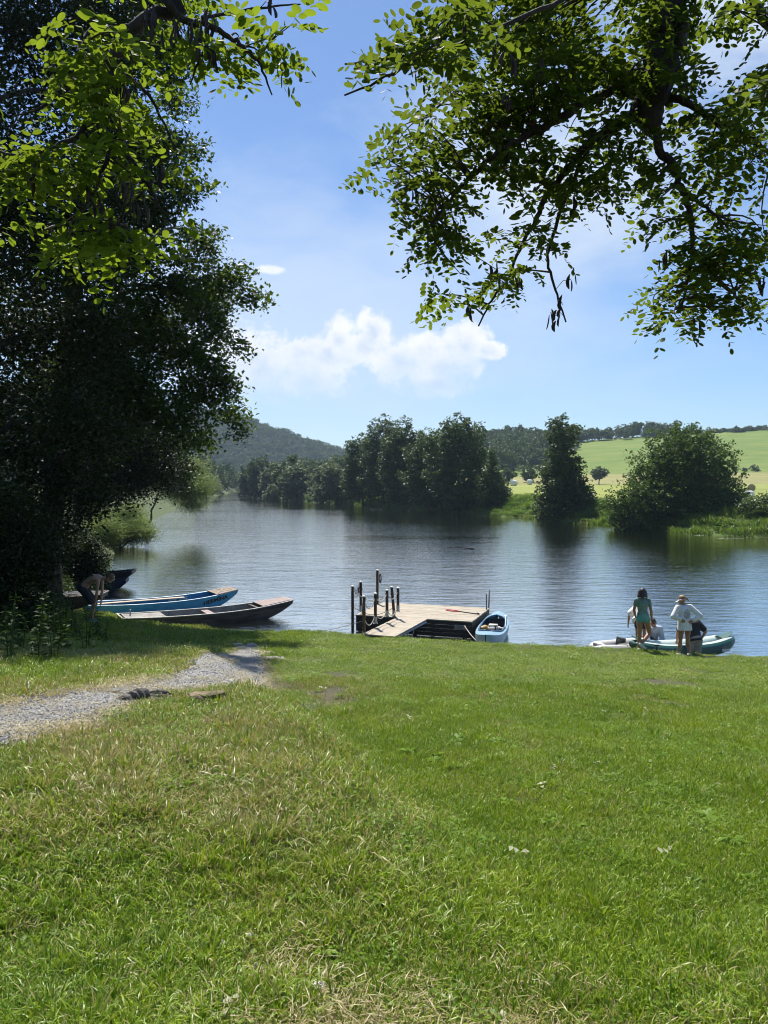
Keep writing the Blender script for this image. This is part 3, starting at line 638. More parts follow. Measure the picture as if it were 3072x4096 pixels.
# --- trees on the far bank
PROF = {'alder': [(.02, .6), (.12, .85), (.35, 1), (.6, .96), (.8, .78), (.93, .5), (1, .2)], 'dome': [(.0, .82), (.15, .97), (.4, 1), (.65, .95), (.85, .74), (1, .3)],
        'round': [(.12, .5), (.3, .9), (.55, 1), (.8, .75), (1, .25)], 'cone': [(.1, .8), (.25, 1), (.5, .72), (.75, .42), (1, .06)], 'column': [(.0, .85), (.15, 1), (.35, .92), (.5, .7), (.62, .6), (.78, .48), (.88, .62), (.96, .5), (1, .2)]}
def far_tree(name, px, base_py, top_py, wpx, d, shape, mat, seed, label, n=11000, size=.34, group=None, lobes_n=34, lean=0.0, trunk_r=.22, z=None, sp_=.32):
    x = at(px, 500, d).x; zb = FH(x, d) if z is None else z; ztop = at(px, top_py, d).z; zlow = at(px, base_py, d).z; h = ztop - zb; W = wpx / FPX * d / 2 * 1.15
    r = random.Random(seed); lob = []; pf = PROF[shape]
    for k in range(lobes_n):
        s = (k + .5) / lobes_n; s = min(1, max(0, s + r.uniform(-.03, .03))); rad = np.interp(s, *zip(*pf)) * W; a = k * 2.4 + r.uniform(-.5, .5); q = rad * r.uniform(.35, .78)
        R_ = max(.45, rad * r.uniform(.38, .58)) if rad > .5 else .5
        lob.append((x + q * math.cos(a) + lean * s * W, d + q * math.sin(a), max(zb + .3, zlow + (ztop - zlow - R_ * .6) * s), min(R_, 2.2)))
    return tree_from(name, (x, d, zb), lob, n, size, mat, seed, label, group=group, r_trunk=trunk_r, h_trunk=h * .82, nlimb=10, per=12, spread=sp_ * .75, asp=.75, shell=.3)
G1 = 'tall alders in the clump on the far bank'
for k, (px, b_, tp, wp, d, lab) in enumerate(((363, 497, 433, 44, 168, 'shorter round-topped alder at the upstream end of the tall clump'), (384, 497, 414, 44, 160, 'slim tall alder with thin top, second in the clump from the upstream end'), (404, 500, 417, 46, 150, 'tall alder with twin ragged tops in the middle of the clump'),
                                        (430, 504, 426, 46, 138, 'alder in the clump between the ragged twin tops and the broadest one'), (459, 508, 413, 62, 128, 'broadest and tallest alder at the downstream end of the clump'))):
    far_tree('alder_tree', px, b_, tp, wp, d, 'alder', M_ALDER, 200 + k, lab, 26000, .36, G1, lobes_n=50)
far_tree('pine_tree', 492, 505, 449, 33, 120, 'cone', M_ALDER, 210, 'small conical tree with a bare lower stem beside the tall clump', 7000, .32)
far_tree('poplar_tree', 562, 522, 415, 52, 98, 'column', M_ALDER, 211, 'lone narrow tree with a tufted top at the waterline of the far bank', 26000, .30, lobes_n=60, sp_=.26)
far_tree('maple_tree', 684, 531, 424, 98, 81, 'dome', M_ROUND, 212, 'large solitary dome-shaped tree touching the far waterline', 52000, .26, lobes_n=110, sp_=.26)
far_tree('skirt_bush', 634, 530, 480, 52, 79, 'dome', M_ROUND, 213, 'bushy growth at the upstream foot of the large dome-shaped tree', 8000, .25)
far_tree('skirt_bush', 724, 534, 490, 56, 77, 'dome', M_ROUND, 214, 'bushy growth at the downstream foot of the large dome-shaped tree', 8000, .25)
far_tree('riverside_bush', 768, 527, 494, 40, 72, 'dome', M_BUSH, 215, 'green bush on the far bank cut by the edge of the photo', 6000, .22)
G2 = 'rounded willows on the far bank upstream'
for k, (px, b_, tp, wp, d, mt, lab) in enumerate(((252, 496, 462, 26, 270, M_ALDER, 'dark tree at the far upstream end of the willow row'), (262, 497, 455, 32, 250, M_ALDER, 'tallest dark green tree at the upstream end of the willow row'), (273, 499, 463, 24, 235, M_SILVER, 'greyish willow beside the tallest dark tree of the row'),
                                        (291, 500, 455, 34, 218, M_ALDER, 'dark green broad crown rising behind the silvery willow'), (297, 501, 463, 30, 205, M_SILVER, 'silvery willow in front of the dark broad crown'), (329, 500, 461, 40, 188, M_SILVER, 'large grey-green willow standing alone next to the alder clump'), (350, 498, 470, 18, 182, M_ALDER, 'narrow dark tree squeezed between lone willow and alder clump'))):
    far_tree('riverside_tree', px, b_, tp, wp, d, 'round' if k != 5 else 'dome', mt, 220 + k, lab, 12000, .52, G2, lobes_n=30)
far_tree('low_willow', 272, 502, 484, 15, 212, 'dome', M_SILVER, 230, 'small pale willow bush at the water in front of the willow row', 2600, .5)
far_tree('low_willow', 245, 497, 482, 14, 290, 'dome', M_SILVER, 231, 'small pale willow bush at the water under the row end', 2200, .6)
# small trees out in the meadow and along the hedge
far_tree('meadow_tree', 599, 479, 466, 15, 250, 'round', M_ALDER, 232, 'small round tree alone in the hay meadow', 2200, .5)
far_tree('meadow_tree', 529, 482, 465, 14, 262, 'round', M_ALDER, 233, 'small tree in the meadow close to the hay bales', 2200, .5)
far_tree('meadow_tree', 508, 481, 468, 14, 255, 'round', M_ALDER, 234, 'small bushy tree in the meadow behind the conical tree', 2200, .5)
far_tree('meadow_tree', 547, 477, 449, 14, 240, 'cone', M_ALDER, 241, 'slender conical tree standing behind the lone narrow tree', 3000, .5)
for k, (px, tp, wp) in enumerate(((754, 464.5, 8), (735, 467.5, 4), (721, 468, 4), (710, 468.5, 3), (744, 468, 4))):
    far_tree('hedge_shrub', px, 471, tp, wp, 318, 'dome', M_ALDER, 240 + k, 'low dark shrub on the hedge line across the hillside', 500, .5, 'shrubs on the hedge line across the hillside', lobes_n=8, trunk_r=.08)
for k, (px, tp, wp) in enumerate(((664, 427, 15), (676, 431, 14), (688, 429, 15), (700, 432, 13), (712, 427, 16), (724, 428, 15), (736, 426, 15), (748, 425, 16), (760, 424, 15), (772, 424, 16), (786, 423, 16), (655, 434, 12))):
    far_tree('ridge_tree', px, 441, tp, wp * 1.25, 476 + (k % 3) * 5, 'round', M_ALDER, 250 + k, 'dark round tree in the row on the hilltop skyline', 2600, .85, 'row of trees on the hilltop skyline', lobes_n=18)

# --- woods that read as one mass: crowns of clumped leaf faces set over the slopes
src_wood = []
for k in range(4):
    r = np.random.default_rng(300 + k); lob = [(r.normal(0, 1.9), r.normal(0, 1.9), 2.5 + r.random() * 6.5, 1.3 + r.random() * 1.5) for _ in range(16)]
    P, D = lobe_points(lob, 900, r, 10, .45); V, F = quads(P, .95 * (.6 + .8 * r.random(len(P))), .8, r, .3, D)
    src_wood.append(src('wood_crown', V, F, M_FOREST, False))
def wood(name, P, hf, label, smin, smax, seed):
    r = np.random.default_rng(seed); n = len(P); s = smin + (smax - smin) * r.random(n)
    scatter(name, np.column_stack([P, hf(P[:, 0], P[:, 1]) - .6]), np.column_stack([np.zeros(n), np.zeros(n), r.random(n) * 6.28]), np.column_stack([s, s, s * (.85 + .4 * r.random(n))]), r.integers(0, 4, n), src_wood, None, label, 'wood')
def jgrid(x0, x1, y0, y1, st, seed):
    r = np.random.default_rng(seed); X, Y = np.meshgrid(np.arange(x0, x1, st), np.arange(y0, y1, st * 1.1)); P = np.column_stack([X.ravel(), Y.ravel()]); return P + r.uniform(-.45, .45, P.shape) * st
P = jgrid(-620, 330, 655, 1060, 9.5, 1); P = P[(P[:, 0] < 60 + .3 * (P[:, 1] - 650)) & (P[:, 0] > -.62 * P[:, 1])]
wood('hill_forest', P, hill_h, 'unbroken broadleaf forest covering the hazy hill', .9, 1.35, 2)
P = jgrid(-150, 130, 325, 520, 7.2, 3); a_ = P[:, 0] / P[:, 1]; sd = sdist(P[:, 0], P[:, 1], far_shore, far_poly)
lim = np.interp(P[:, 1], [325, 355, 400, 470, 520], [.175, .215, .235, .25, .26]) + (fbm(P[:, 0], P[:, 1], 25, 2, 3) - .5) * .04
P = P[(a_ < lim) & (sd > 5) & (a_ > -.2)]
wood('slope_wood', P, far_h, 'dense broadleaf wood on the slope behind the alder clump', .7, 1.05, 4)
P = jgrid(90, 215, 470, 500, 6.0, 5); a_ = P[:, 0] / P[:, 1]; P = P[(a_ > .2) & (a_ < .385)]
wood('ridge_wood', P, far_h, 'thin strip of wood along the skyline above the green slope', .5, .85, 6)
P = jgrid(-170, -40, 230, 700, 7, 7); sd = sdist(P[:, 0], P[:, 1], near_shore, near_poly); P = P[(sd > .8) & (sd < 60)]
wood('upstream_wood', P, near_h, 'wood on the near bank far upstream', .7, 1.1, 8)
P = jgrid(-90, 40, 240, 660, 8, 9); sd = sdist(P[:, 0], P[:, 1], far_shore, far_poly); P = P[(sd > 2) & (sd < 26) & (P[:, 1] > 285)]
wood('upstream_bank_wood', P, far_h, 'wood on the far bank upstream of the willow row', .6, .95, 10)
# ================================================================ overhanging locust branches
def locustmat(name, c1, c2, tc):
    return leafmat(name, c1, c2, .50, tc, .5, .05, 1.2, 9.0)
M_LOC_L = locustmat('locust_leaf_lit_tone', (.050, .090, .012), (.085, .135, .016), (.27, .37, .022))  # lit copy of the locust leaf: sunlight put into the colour
M_LOC_R = locustmat('locust_leaf_shaded_tone', (.035, .062, .010), (.055, .095, .014), (.19, .26, .020))  # shaded copy of the same leaf: darkness put into the colour
M_LBARK = surface('locust_bark', (.05, .04, .03), (.02, .016, .012), .95, 14, .9, (1, 1, .3))
M_TWIG = surface('locust_twig', (.06, .045, .025), (.035, .028, .016), .85, 20)
M_POD = surface('seed_pod', (.045, .028, .018), (.02, .013, .01), .7, 30)
# one leaflet: an oval with a slight fold, 8 rim points + middle rib
_a = np.linspace(0, 2 * np.pi, 9)[:-1]
def compound_leaf(r, length, npair, lsize, droop):
    """pinnate leaf in local space: stalk along +X bending down; pairs of oval leaflets and one at the tip"""
    V = []; F3 = []; S = []
    for k in range(npair * 2 + 1):
        if k == npair * 2: s = 1.0; sg = 0
        else: s = .16 + .80 * (k // 2 + .5) / npair; sg = 1 if k % 2 else -1
        px_ = length * s; pz = -droop * length * s * s
        L = lsize * (.75 + .35 * math.sin(math.pi * min(1, s * .9 + .1))) * r.uniform(.82, 1.15); W = L * r.uniform(.46, .60)
        ang = sg * R(r.uniform(62, 88)) if sg else R(r.uniform(-15, 15))
        tilt = R(r.uniform(-38, 22)); roll = R(r.uniform(-50, 50))
        d = Vector((math.cos(ang), math.sin(ang), 0)); d = (d * math.cos(tilt) + Vector((0, 0, math.sin(tilt)))).normalized()
        u = Vector((0, 0, 1)).cross(d).normalized(); nrm = d.cross(u); u2 = u * math.cos(roll) + nrm * math.sin(roll); n2 = d.cross(u2)
        o = Vector((px_, 0, pz)) + d * L * .08
        b = len(V)
        V.append(o); V.append(o + d * L * .5 - n2 * W * .10); V.append(o + d * L)
        prof = [(.14, .62), (.38, .98), (.64, .98), (.88, .62)]
        for sgn in (1, -1):
            for (q, ww) in prof: V.append(o + d * L * q + u2 * sgn * W * .5 * ww + n2 * W * .05)
        A = [b + 3 + i for i in range(4)]; B = [b + 7 + i for i in range(4)]
        F3 += [(b, A[0], b + 1), (A[0], A[1], b + 1), (A[1], A[2], b + 1), (A[2], A[3], b + 1), (A[3], b + 2, b + 1), (b, b + 1, B[0]), (B[0], b + 1, B[1]), (B[1], b + 1, B[2]), (B[2], b + 1, B[3]), (B[3], b + 1, b + 2)]
    # the stalk: thin three-sided strip
    b = len(V); w_ = .0011
    for k in range(5):
        s = k / 4
        for a in range(3): V.append(Vector((length * s, math.cos(a * 2.09) * w_, -droop * length * s * s + math.sin(a * 2.09) * w_)))
    for k in range(4):
        for a in range(3):
            i0, i1 = b + k * 3 + a, b + k * 3 + (a + 1) % 3; F3 += [(i0, i1, i1 + 3), (i0, i1 + 3, i0 + 3)]
    return np.array(V), np.array(F3)
_lr = random.Random(77)
LEAFLIB = {s: [compound_leaf(_lr, 1.0, _lr.choice((5, 6, 7)), _lr.uniform(.19, .235), _lr.uniform(.15, .6)) for _ in range(14)] for s in (0,)}
def in_poly(x, y, P):
    c = False; n = len(P)
    for i in range(n):
        (a, b), (d, e) = P[i], P[(i + 1) % n]
        if (b > y) != (e > y) and x < (d - a) * (y - b) / (e - b) + a: c = not c
    return c
def locust(name, trunk_pts, trunk_r, branches, polys, mat, pods, seed, label, leaf_len, ntwig, dvar):
    """branches: [(points as (px,py,d)), r0, r1]; polys: outlines that the leafy spray fills, with their share of twigs and depth"""
    r = random.Random(seed); root = empty(name, trunk_pts[0]); tag(root, label, 'tree'); O = Vector(trunk_pts[0])
    mb = MB(); mb.tube([Vector(p) - O for p in trunk_pts], trunk_r, 12); mb.build('trunk', M_LBARK, root, True)
    mb = MB(); nodes = []
    for pts, r0, r1 in branches:
        W = [at(*p) if not isinstance(p, Vector) else p for p in pts]; W = [Vector(v) for v in catmull([tuple(v) for v in W], 6)]
        k = len(W); rad = [r0 + (r1 - r0) * i / (k - 1) for i in range(k)]
        wob = [w_ + Vector((r.uniform(-1, 1), r.uniform(-1, 1), r.uniform(-1, 1))) * min(.02, rad[i] * .8) for i, w_ in enumerate(W)]
        mb.tube([w_ - O for w_ in wob], rad, 8); nodes += [(w_, rad[i]) for i, w_ in enumerate(wob)]
    br = mb.build('branch', M_LBARK, root, True)
    tw = MB(); LV = []; LF = []; off = 0; NP = np.array([tuple(n_[0]) for n_ in nodes])
    for poly, share, dd in polys:
        gx = sum(p[0] for p in poly) / len(poly); gy = sum(p[1] for p in poly) / len(poly); poly = [(x_ + (gx - x_) * min(.5, 15 / max(1, math.hypot(gx - x_, gy - y_))), y_ + (gy - y_) * min(.5, 15 / max(1, math.hypot(gx - x_, gy - y_)))) for x_, y_ in poly]
        xs = [p[0] for p in poly]; ys = [p[1] for p in poly]; done = 0; tries = 0
        while done < ntwig * share and tries < 20000:
            tries += 1; x, y = r.uniform(min(xs), max(xs)), r.uniform(min(ys), max(ys))
            if not in_poly(x, y, poly): continue
            if fbm(x, y, 60, 3, seed * .37) < .40 and r.random() < .75: continue
            done += 1; d = dd + r.uniform(-dvar, dvar); e = at(x, y, d)
            # nearest branch node that lies rather above / inward: the twig's root
            D = np.linalg.norm((NP - np.array(tuple(e))) * np.array([1, .8, 1]), axis=1) + .25 * np.maximum(0, e.z - NP[:, 2]); i = int(np.argmin(D)); a = Vector(NP[i])
            L = (e - a).length; n_ = max(4, int(L / .07)); n_ = min(n_, 11); j = Vector((r.uniform(-1, 1), r.uniform(-1, 1), r.uniform(-.2, 1))) * L * .14
            pts = [a.lerp(e, k / n_) + j * math.sin(math.pi * k / n_) for k in range(n_ + 1)]
            tw.tube([p - O for p in pts], [.0055 - .0038 * k / n_ for k in range(n_ + 1)], 5)
            nl = r.randint(3, 5)
            for q in range(nl):
                s = 1 - (q / nl) * min(1, .34 / max(L, .1)) - (.0 if q == 0 else .03); s = max(.05, s); p = a.lerp(e, s) + j * math.sin(math.pi * s)
                td = (e - a).normalized(); side = td.cross(Vector((0, 0, 1)));
                if side.length < .1: side = Vector((1, 0, 0))
                side.normalize(); sg = 1 if q % 2 else -1
                dirv = (td * (1.0 if q == 0 else .45) + side * sg * (.15 if q == 0 else .8) + Vector((r.uniform(-.3, .3), r.uniform(-.3, .3), r.uniform(-.55, .25)))).normalized()
                up = (Vector((0, 0, 1)) - dirv * dirv.z) + Vector((r.uniform(-.35, .35), r.uniform(-.35, .35), 0)); up = (up - dirv * up.dot(dirv)).normalized(); yv = up.cross(dirv)
                lv, lf = r.choice(LEAFLIB[0]); s_ = leaf_len * r.uniform(.72, 1.12)
                M = np.array([tuple(dirv), tuple(yv), tuple(up)]); LV.append(lv * s_ @ M + np.array(tuple(p - O))); LF.append(lf + off); off += len(lv)
    nb_ = off; LV.append(np.array([tuple(v) for v in tw.v])); TF = np.array([f for f in tw.f if len(f) == 4]) + nb_
    LFc = np.concatenate(LF); me_ = np_mesh('foliage', np.concatenate(LV), [LFc, TF]); link('foliage', me_, [mat, M_TWIG], root, True); me_.polygons.foreach_set('material_index', np.concatenate([np.zeros(len(LFc), np.int32), np.ones(len(TF), np.int32)]))
    for (x, y, d, k, ln) in pods:
        p0 = at(x, y, d); D = np.linalg.norm(NP - np.array(tuple(p0)), axis=1); a = Vector(NP[int(np.argmin(D))]); pb = MB()
        pb.tube([a - O, a.lerp(p0, .5) - O + Vector((0, 0, .02)), p0 - O], .002, 4)
        for q in range(k):
            b0 = p0 + Vector((r.uniform(-.03, .03), r.uniform(-.05, .05), r.uniform(-.02, .05))); l_ = ln * r.uniform(.7, 1.15); sw = Vector((r.uniform(-.2, .2), r.uniform(-.2, .2), -1)).normalized(); az = r.uniform(0, 3.14)
            tw_ = Vector((math.cos(az), math.sin(az), 0)); P_ = [b0 - O + sw * l_ * s + tw_ * .012 * math.sin(3 * s) for s in (0, .08, .25, .5, .75, .93, 1)]
            pb.tube(P_, [(.0022, .0016), (.004, .002), (.0085, .0028), (.0095, .003), (.0085, .0028), (.004, .002), (.001, .001)], 6, side=tw_)
        pb.build('seed_pod', M_POD, root, True)
    return root

d = 3.7
fork = (648, 108, d)
brR = [([Vector((3.6, 2.4, 6.2)), Vector((2.7, 3.1, 7.1)), Vector((1.95, 3.55, 7.3)), (677, -10, d), (668, 40, d), (652, 95, d), (646, 122, d)], .11, .066),
       ([fork, (610, 128, d), (590, 143, d), (571, 166, d + .1), (548, 192, d + .2), (534, 222, d + .3), (520, 250, d + .35), (505, 285, d + .4)], .028, .006),
       ([(660, 62, d), (600, 95, d - .1), (545, 128, d - .1), (526, 135, d - .1), (497, 152, d - .1), (472, 175, d), (452, 197, d), (428, 228, d)], .024, .005),
       ([fork, (657, 132, d), (669, 164, d), (684, 192, d), (692, 226, d), (692, 259, d), (681, 307, d)], .025, .006),
       ([(652, 95, d), (690, 106, d), (709, 116, d), (740, 135, d + .1), (775, 155, d + .2)], .02, .010),
       ([(684, 192, d), (706, 208, d), (718, 216, d)], .012, .006), ([(692, 250, d), (720, 282, d + .1), (735, 295, d + .2), (751, 315, d + .2)], .014, .005),
       ([(590, 143, d), (560, 215, d + .3), (548, 255, d + .3), (555, 290, d + .3), (566, 322, d + .3)], .012, .004),
       ([(505, 285, d + .4), (494, 296, d + .4), (478, 326, d + .4)], .008, .004),
       ([(676, -5, d), (610, -18, 3.2), (540, 10, 2.9), (475, 39, 2.75), (407, 56, 2.65), (345, 64, 2.6)], .012, .003), ([(475, 39, 2.75), (430, 52, 2.7), (393, 73, 2.65), (345, 96, 2.6)], .01, .003),
       ([(680, -20, d), (730, -20, 3.5), (770, 30, 3.3), (790, 60, 3.2)], .03, .012), ([(650, 100, d), (560, 60, d + .5), (480, 80, d + .7), (420, 120, d + .8)], .02, .005)]
c2 = lambda L: [(300 + .2821 * a, .2821 * b) for a, b in L]
main = c2([(560, 150), (420, 330), (330, 350), (225, 465), (200, 590), (250, 690), (310, 740), (300, 870), (330, 930), (480, 920), (330, 1010), (480, 1040), (450, 1130), (530, 1130), (640, 1050), (780, 1090), (800, 1000), (830, 1010), (880, 1050), (930, 900), (1000, 900), (990, 800), (1050, 740), (1150, 720), (1180, 600), (1250, 460), (1200, 200), (900, 100)])
top = c2([(600, -90), (620, 120), (720, 260), (900, 380), (1200, 400), (1450, 330), (1420, 60), (1480, -90)])
rgt = c2([(1200, 420), (1180, 640), (1160, 740), (1150, 830), (1220, 870), (1300, 780), (1400, 930), (1190, 1000), (1170, 1080), (1210, 1170), (1300, 1190), (1480, 1225), (1560, 1150), (1700, 1180), (1700, 380), (1450, 330)])
near_ = c2([(95, 225), (350, 160), (345, 30), (560, -40), (700, 60), (620, 180), (430, 260), (330, 300), (110, 360), (240, 270)])
tr_ = c2([(1480, -60), (1470, 100), (1560, 130), (1600, 60), (1700, 60), (1700, -60)]); tr2 = c2([(1560, 300), (1590, 400), (1700, 430), (1700, 160), (1600, 200)])
podsR = [(300 + .2821 * x, .2821 * y, dd * .8, k, .07) for (x, y, dd, k) in ((690, 160, 4.1, 4), (750, 220, 4.0, 5), (840, 230, 4.1, 4), (420, 690, 4.7, 5), (545, 800, 4.9, 3), (610, 1080, 5.0, 3), (905, 1120, 4.9, 7), (930, 1080, 4.9, 2), (960, 990, 4.9, 3), (1320, 900, 4.7, 3), (1275, 905, 4.7, 2), (1390, 1140, 4.6, 2), (480, 610, 4.6, 4), (690, 960, 5, 3), (975, 730, 4.7, 3), (1645, 1000, 4.6, 3), (580, 20, 3.3, 3), (740, 330, 4.2, 3), (770, 1000, 5.0, 3), (1515, 470, 4.6, 2))]
locust('locust_tree', [(4.0, 2.0, NH(4.0, 2.0) - .2), (3.95, 2.1, 4.2), (3.6, 2.4, 6.2), (3.2, 2.7, 6.8)], [.26, .2, .17, .12], brR,
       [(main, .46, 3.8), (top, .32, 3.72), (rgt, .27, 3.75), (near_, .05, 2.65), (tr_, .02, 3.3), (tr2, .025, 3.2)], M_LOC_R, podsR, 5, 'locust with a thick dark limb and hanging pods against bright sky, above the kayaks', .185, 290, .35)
c1 = lambda L: [(.1959 * a, .1959 * b) for a, b in L]
e_ = 3.35
brL = [([Vector((-3.3, 1.6, 6.5)), Vector((-2.5, 2.6, 7.1)), (150, -22, e_), (137, 29, e_), (112, 65, e_), (102, 94, e_), (114, 121, e_), (125, 149, e_), (128, 185, e_), (120, 225, e_)], .034, .005),
       ([(102, 94, e_), (80, 133, e_ - .1), (50, 148, e_ - .1), (28, 156, e_ - .2), (-15, 150, e_ - .2)], .014, .004), ([(112, 65, e_), (75, 80, e_), (40, 108, e_ - .1), (16, 116, e_ - .1)], .012, .003), ([(118, 130, e_), (95, 190, e_), (70, 220, e_), (40, 232, e_)], .01, .003),
       ([(150, -22, e_), (176, 12, e_), (215, 29, e_ + .1), (240, 45, e_ + .1), (258, 62, e_ + .1), (272, 95, e_ + .1)], .02, .003), ([(215, 29, e_ + .1), (200, 60, e_ + .1), (190, 85, e_ + .1)], .008, .003), ([(200, 18, e_), (260, 8, e_ + .1), (300, 4, e_ + .2)], .008, .003),
       ([(112, 65, e_), (145, 90, e_), (165, 125, e_ + .1), (175, 150, e_ + .1)], .01, .003), ([(125, 149, e_), (150, 190, e_), (165, 215, e_), (178, 228, e_)], .009, .003), ([(137, 29, e_), (90, 30, e_ - .1), (80, 50, e_ - .2)], .012, .003)]
A = c1([(400, -60), (350, 200), (300, 300), (220, 440), (60, 590), (110, 620), (300, 620), (330, 760), (600, 760), (730, 430), (720, 250), (760, -60)])
B = c1([(330, 760), (-60, 640), (-60, 930), (120, 960), (300, 930), (430, 1060), (830, 1060), (930, 900), (960, 770), (860, 660), (820, 600), (700, 480), (560, 620)])
Cc = c1([(420, 1060), (170, 1160), (200, 1290), (250, 1260), (330, 1370), (560, 1370), (720, 1330), (920, 1190), (860, 1070)])
Dd = c1([(740, -60), (760, 150), (900, 240), (950, 330), (950, 480), (1040, 450), (1080, 370), (1230, 340), (1280, 470), (1380, 545), (1400, 480), (1450, 380), (1400, 200), (1330, 60), (1300, -60)]); Ee = c1([(1410, 60), (1430, 200), (1470, 240), (1490, 130), (1540, 210), (1560, 90), (1600, 0), (1450, -30)])
podsL = [(.1959 * x, .1959 * y, dd, k, .085) for (x, y, dd, k) in ((800, 90, 3.3, 3), (905, 130, 3.3, 4), (960, 160, 3.3, 3), (1020, 200, 3.3, 6), (1110, 290, 3.35, 3), (740, 60, 3.2, 5), (640, 430, 3.2, 4), (600, 450, 3.2, 3), (150, 840, 3.1, 4), (200, 870, 3.1, 3), (620, 960, 3.2, 6), (700, 1000, 3.25, 5), (560, 1130, 3.2, 5), (600, 1180, 3.2, 5), (500, 1020, 3.2, 4), (790, 900, 3.3, 4), (440, 980, 3.2, 3), (520, 1180, 3.25, 4), (1080, 80, 3.2, 4), (1390, 20, 3.4, 2))]
locust('locust_tree', [(-3.5, 1.1, NH(-3.5, 1.1) - .2), (-3.5, 1.2, 4.6), (-3.3, 1.5, 6.3), (-2.6, 2.4, 7.2)], [.2, .16, .13, .07], brL,
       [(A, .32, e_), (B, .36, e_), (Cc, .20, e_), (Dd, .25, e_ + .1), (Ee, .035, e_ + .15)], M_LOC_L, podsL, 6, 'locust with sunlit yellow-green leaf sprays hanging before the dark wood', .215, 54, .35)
# ================================================================ jetty
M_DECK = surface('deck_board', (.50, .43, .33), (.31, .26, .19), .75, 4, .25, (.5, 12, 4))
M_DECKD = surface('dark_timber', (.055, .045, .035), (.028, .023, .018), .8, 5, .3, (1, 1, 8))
M_POST = surface('post_timber', (.085, .052, .032), (.045, .028, .018), .8, 7, .4, (4, 4, .6))
M_LOG = surface('log_bark', (.15, .11, .07), (.07, .05, .03), .9, 10, .9, (3, 3, .5))
M_GALV = surface('galvanised_steel', (.36, .37, .38), (.26, .27, .28), .45, 18, 0, metal=.6)
M_WHITE = surface('white_cap', (.78, .76, .72), (.6, .58, .55), .5, 10)
M_ROPE = surface('rope', (.60, .57, .50), (.42, .39, .33), .9, 60, .4)
M_NET = surface('black_net', (.02, .02, .022), (.035, .035, .04), .7, 20)
M_SIGN = surface('sign_plate', (.34, .33, .28), (.27, .26, .22), .6, 9)
M_INK = surface('ink', (.02, .02, .022), (.03, .03, .03), .6, 10)
M_RED = surface('red_rim', (.55, .03, .04), (.42, .02, .035), .45, 10)
DZ = .52
A_, B_, C_, D_ = (Vector((-.92, 24.4, 0)), Vector((2.67, 23.15, 0)), Vector((3.42, 25.75, 0)), Vector((-.18, 27.0, 0)))
jet = empty('jetty', (1.2, 25, 0)); tag(jet, 'wooden jetty with pale plank deck and a short ramp to the lawn', 'jetty'); JO = Vector((1.2, 25, 0))
ex = (B_ - A_).normalized(); ey = Vector((-ex.y, ex.x, 0)); ang = math.atan2(ex.y, ex.x); RZ = Matrix.Rotation(ang, 4, 'Z')
Wd = (B_ - A_).length; Dd_ = 2.7
# deck: one plank after another, small gaps and uneven ends
mb = MB(); nb = 19; bw = Dd_ / nb
for k in range(nb):
    c = A_ + ex * Wd / 2 + ey * (bw * (k + .5)) + Vector((0, 0, DZ + random.uniform(-.003, .003)))
    mb.box(c - JO, (Wd + random.uniform(-.02, .02), bw - .022, .034), RZ, 0, .004)
mb.build('deck', M_DECK, jet)
mb = MB()
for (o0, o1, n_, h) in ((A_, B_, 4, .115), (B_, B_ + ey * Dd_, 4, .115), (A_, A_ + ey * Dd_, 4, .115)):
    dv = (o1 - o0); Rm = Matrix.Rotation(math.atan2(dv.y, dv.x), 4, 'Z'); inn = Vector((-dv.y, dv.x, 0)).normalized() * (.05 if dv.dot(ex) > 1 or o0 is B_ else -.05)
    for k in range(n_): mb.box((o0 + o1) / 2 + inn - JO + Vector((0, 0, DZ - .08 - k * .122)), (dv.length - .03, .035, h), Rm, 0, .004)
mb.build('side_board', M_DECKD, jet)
for s_ in (.08, .5, .92):
    for q in (.12, .88):
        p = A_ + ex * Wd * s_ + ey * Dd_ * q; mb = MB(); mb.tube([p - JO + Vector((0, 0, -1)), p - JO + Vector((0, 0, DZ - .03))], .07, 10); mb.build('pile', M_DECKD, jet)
# ramp down to the lawn
R0, R1 = Vector((-.60, 21.45, 0)), Vector((.46, 23.95, 0)); rd = (R1 - R0); rl = rd.length; rd.normalize(); rs = Vector((rd.y, -rd.x, 0)); rw = .98
mb = MB(); nb = 20
z0r, z1r = NH(-.3, 21.3) + .10, DZ + .022
for k in range(nb):
    s = (k + .5) / nb; c = R0 + rd * rl * s + rs * rw / 2; c.z = z0r + (z1r - z0r) * s
    mb.box(c - JO, (rw + random.uniform(-.015, .015), rl / nb - .012, .032), Matrix.Rotation(math.atan2(rs.y, rs.x), 4, 'Z') @ Matrix.Rotation(math.atan2(z1r - z0r, rl), 4, 'X'), 0, .004)
mb.build('ramp', M_DECK, jet)
mb = MB()
for off in (.04, rw - .04):
    a = R0 + rs * off; b = R1 + rs * off; a.z, b.z = z0r - .07, z1r - .08
    mb.tube([a - JO, b - JO - rd * .12], (.025, .055), 4, side=(0, 0, 1))
a = R0 + rs * (rw - .04) + rd * 1.1; mb.tube([a - JO + Vector((0, 0, -.3)), a - JO + Vector((0, 0, .4))], .018, 8); mb.tube([a - JO + Vector((0, 0, -.15)), a + rd * .5 - JO + Vector((0, 0, .42))], .012, 8)
mb.build('ramp_beam', M_GALV, jet)
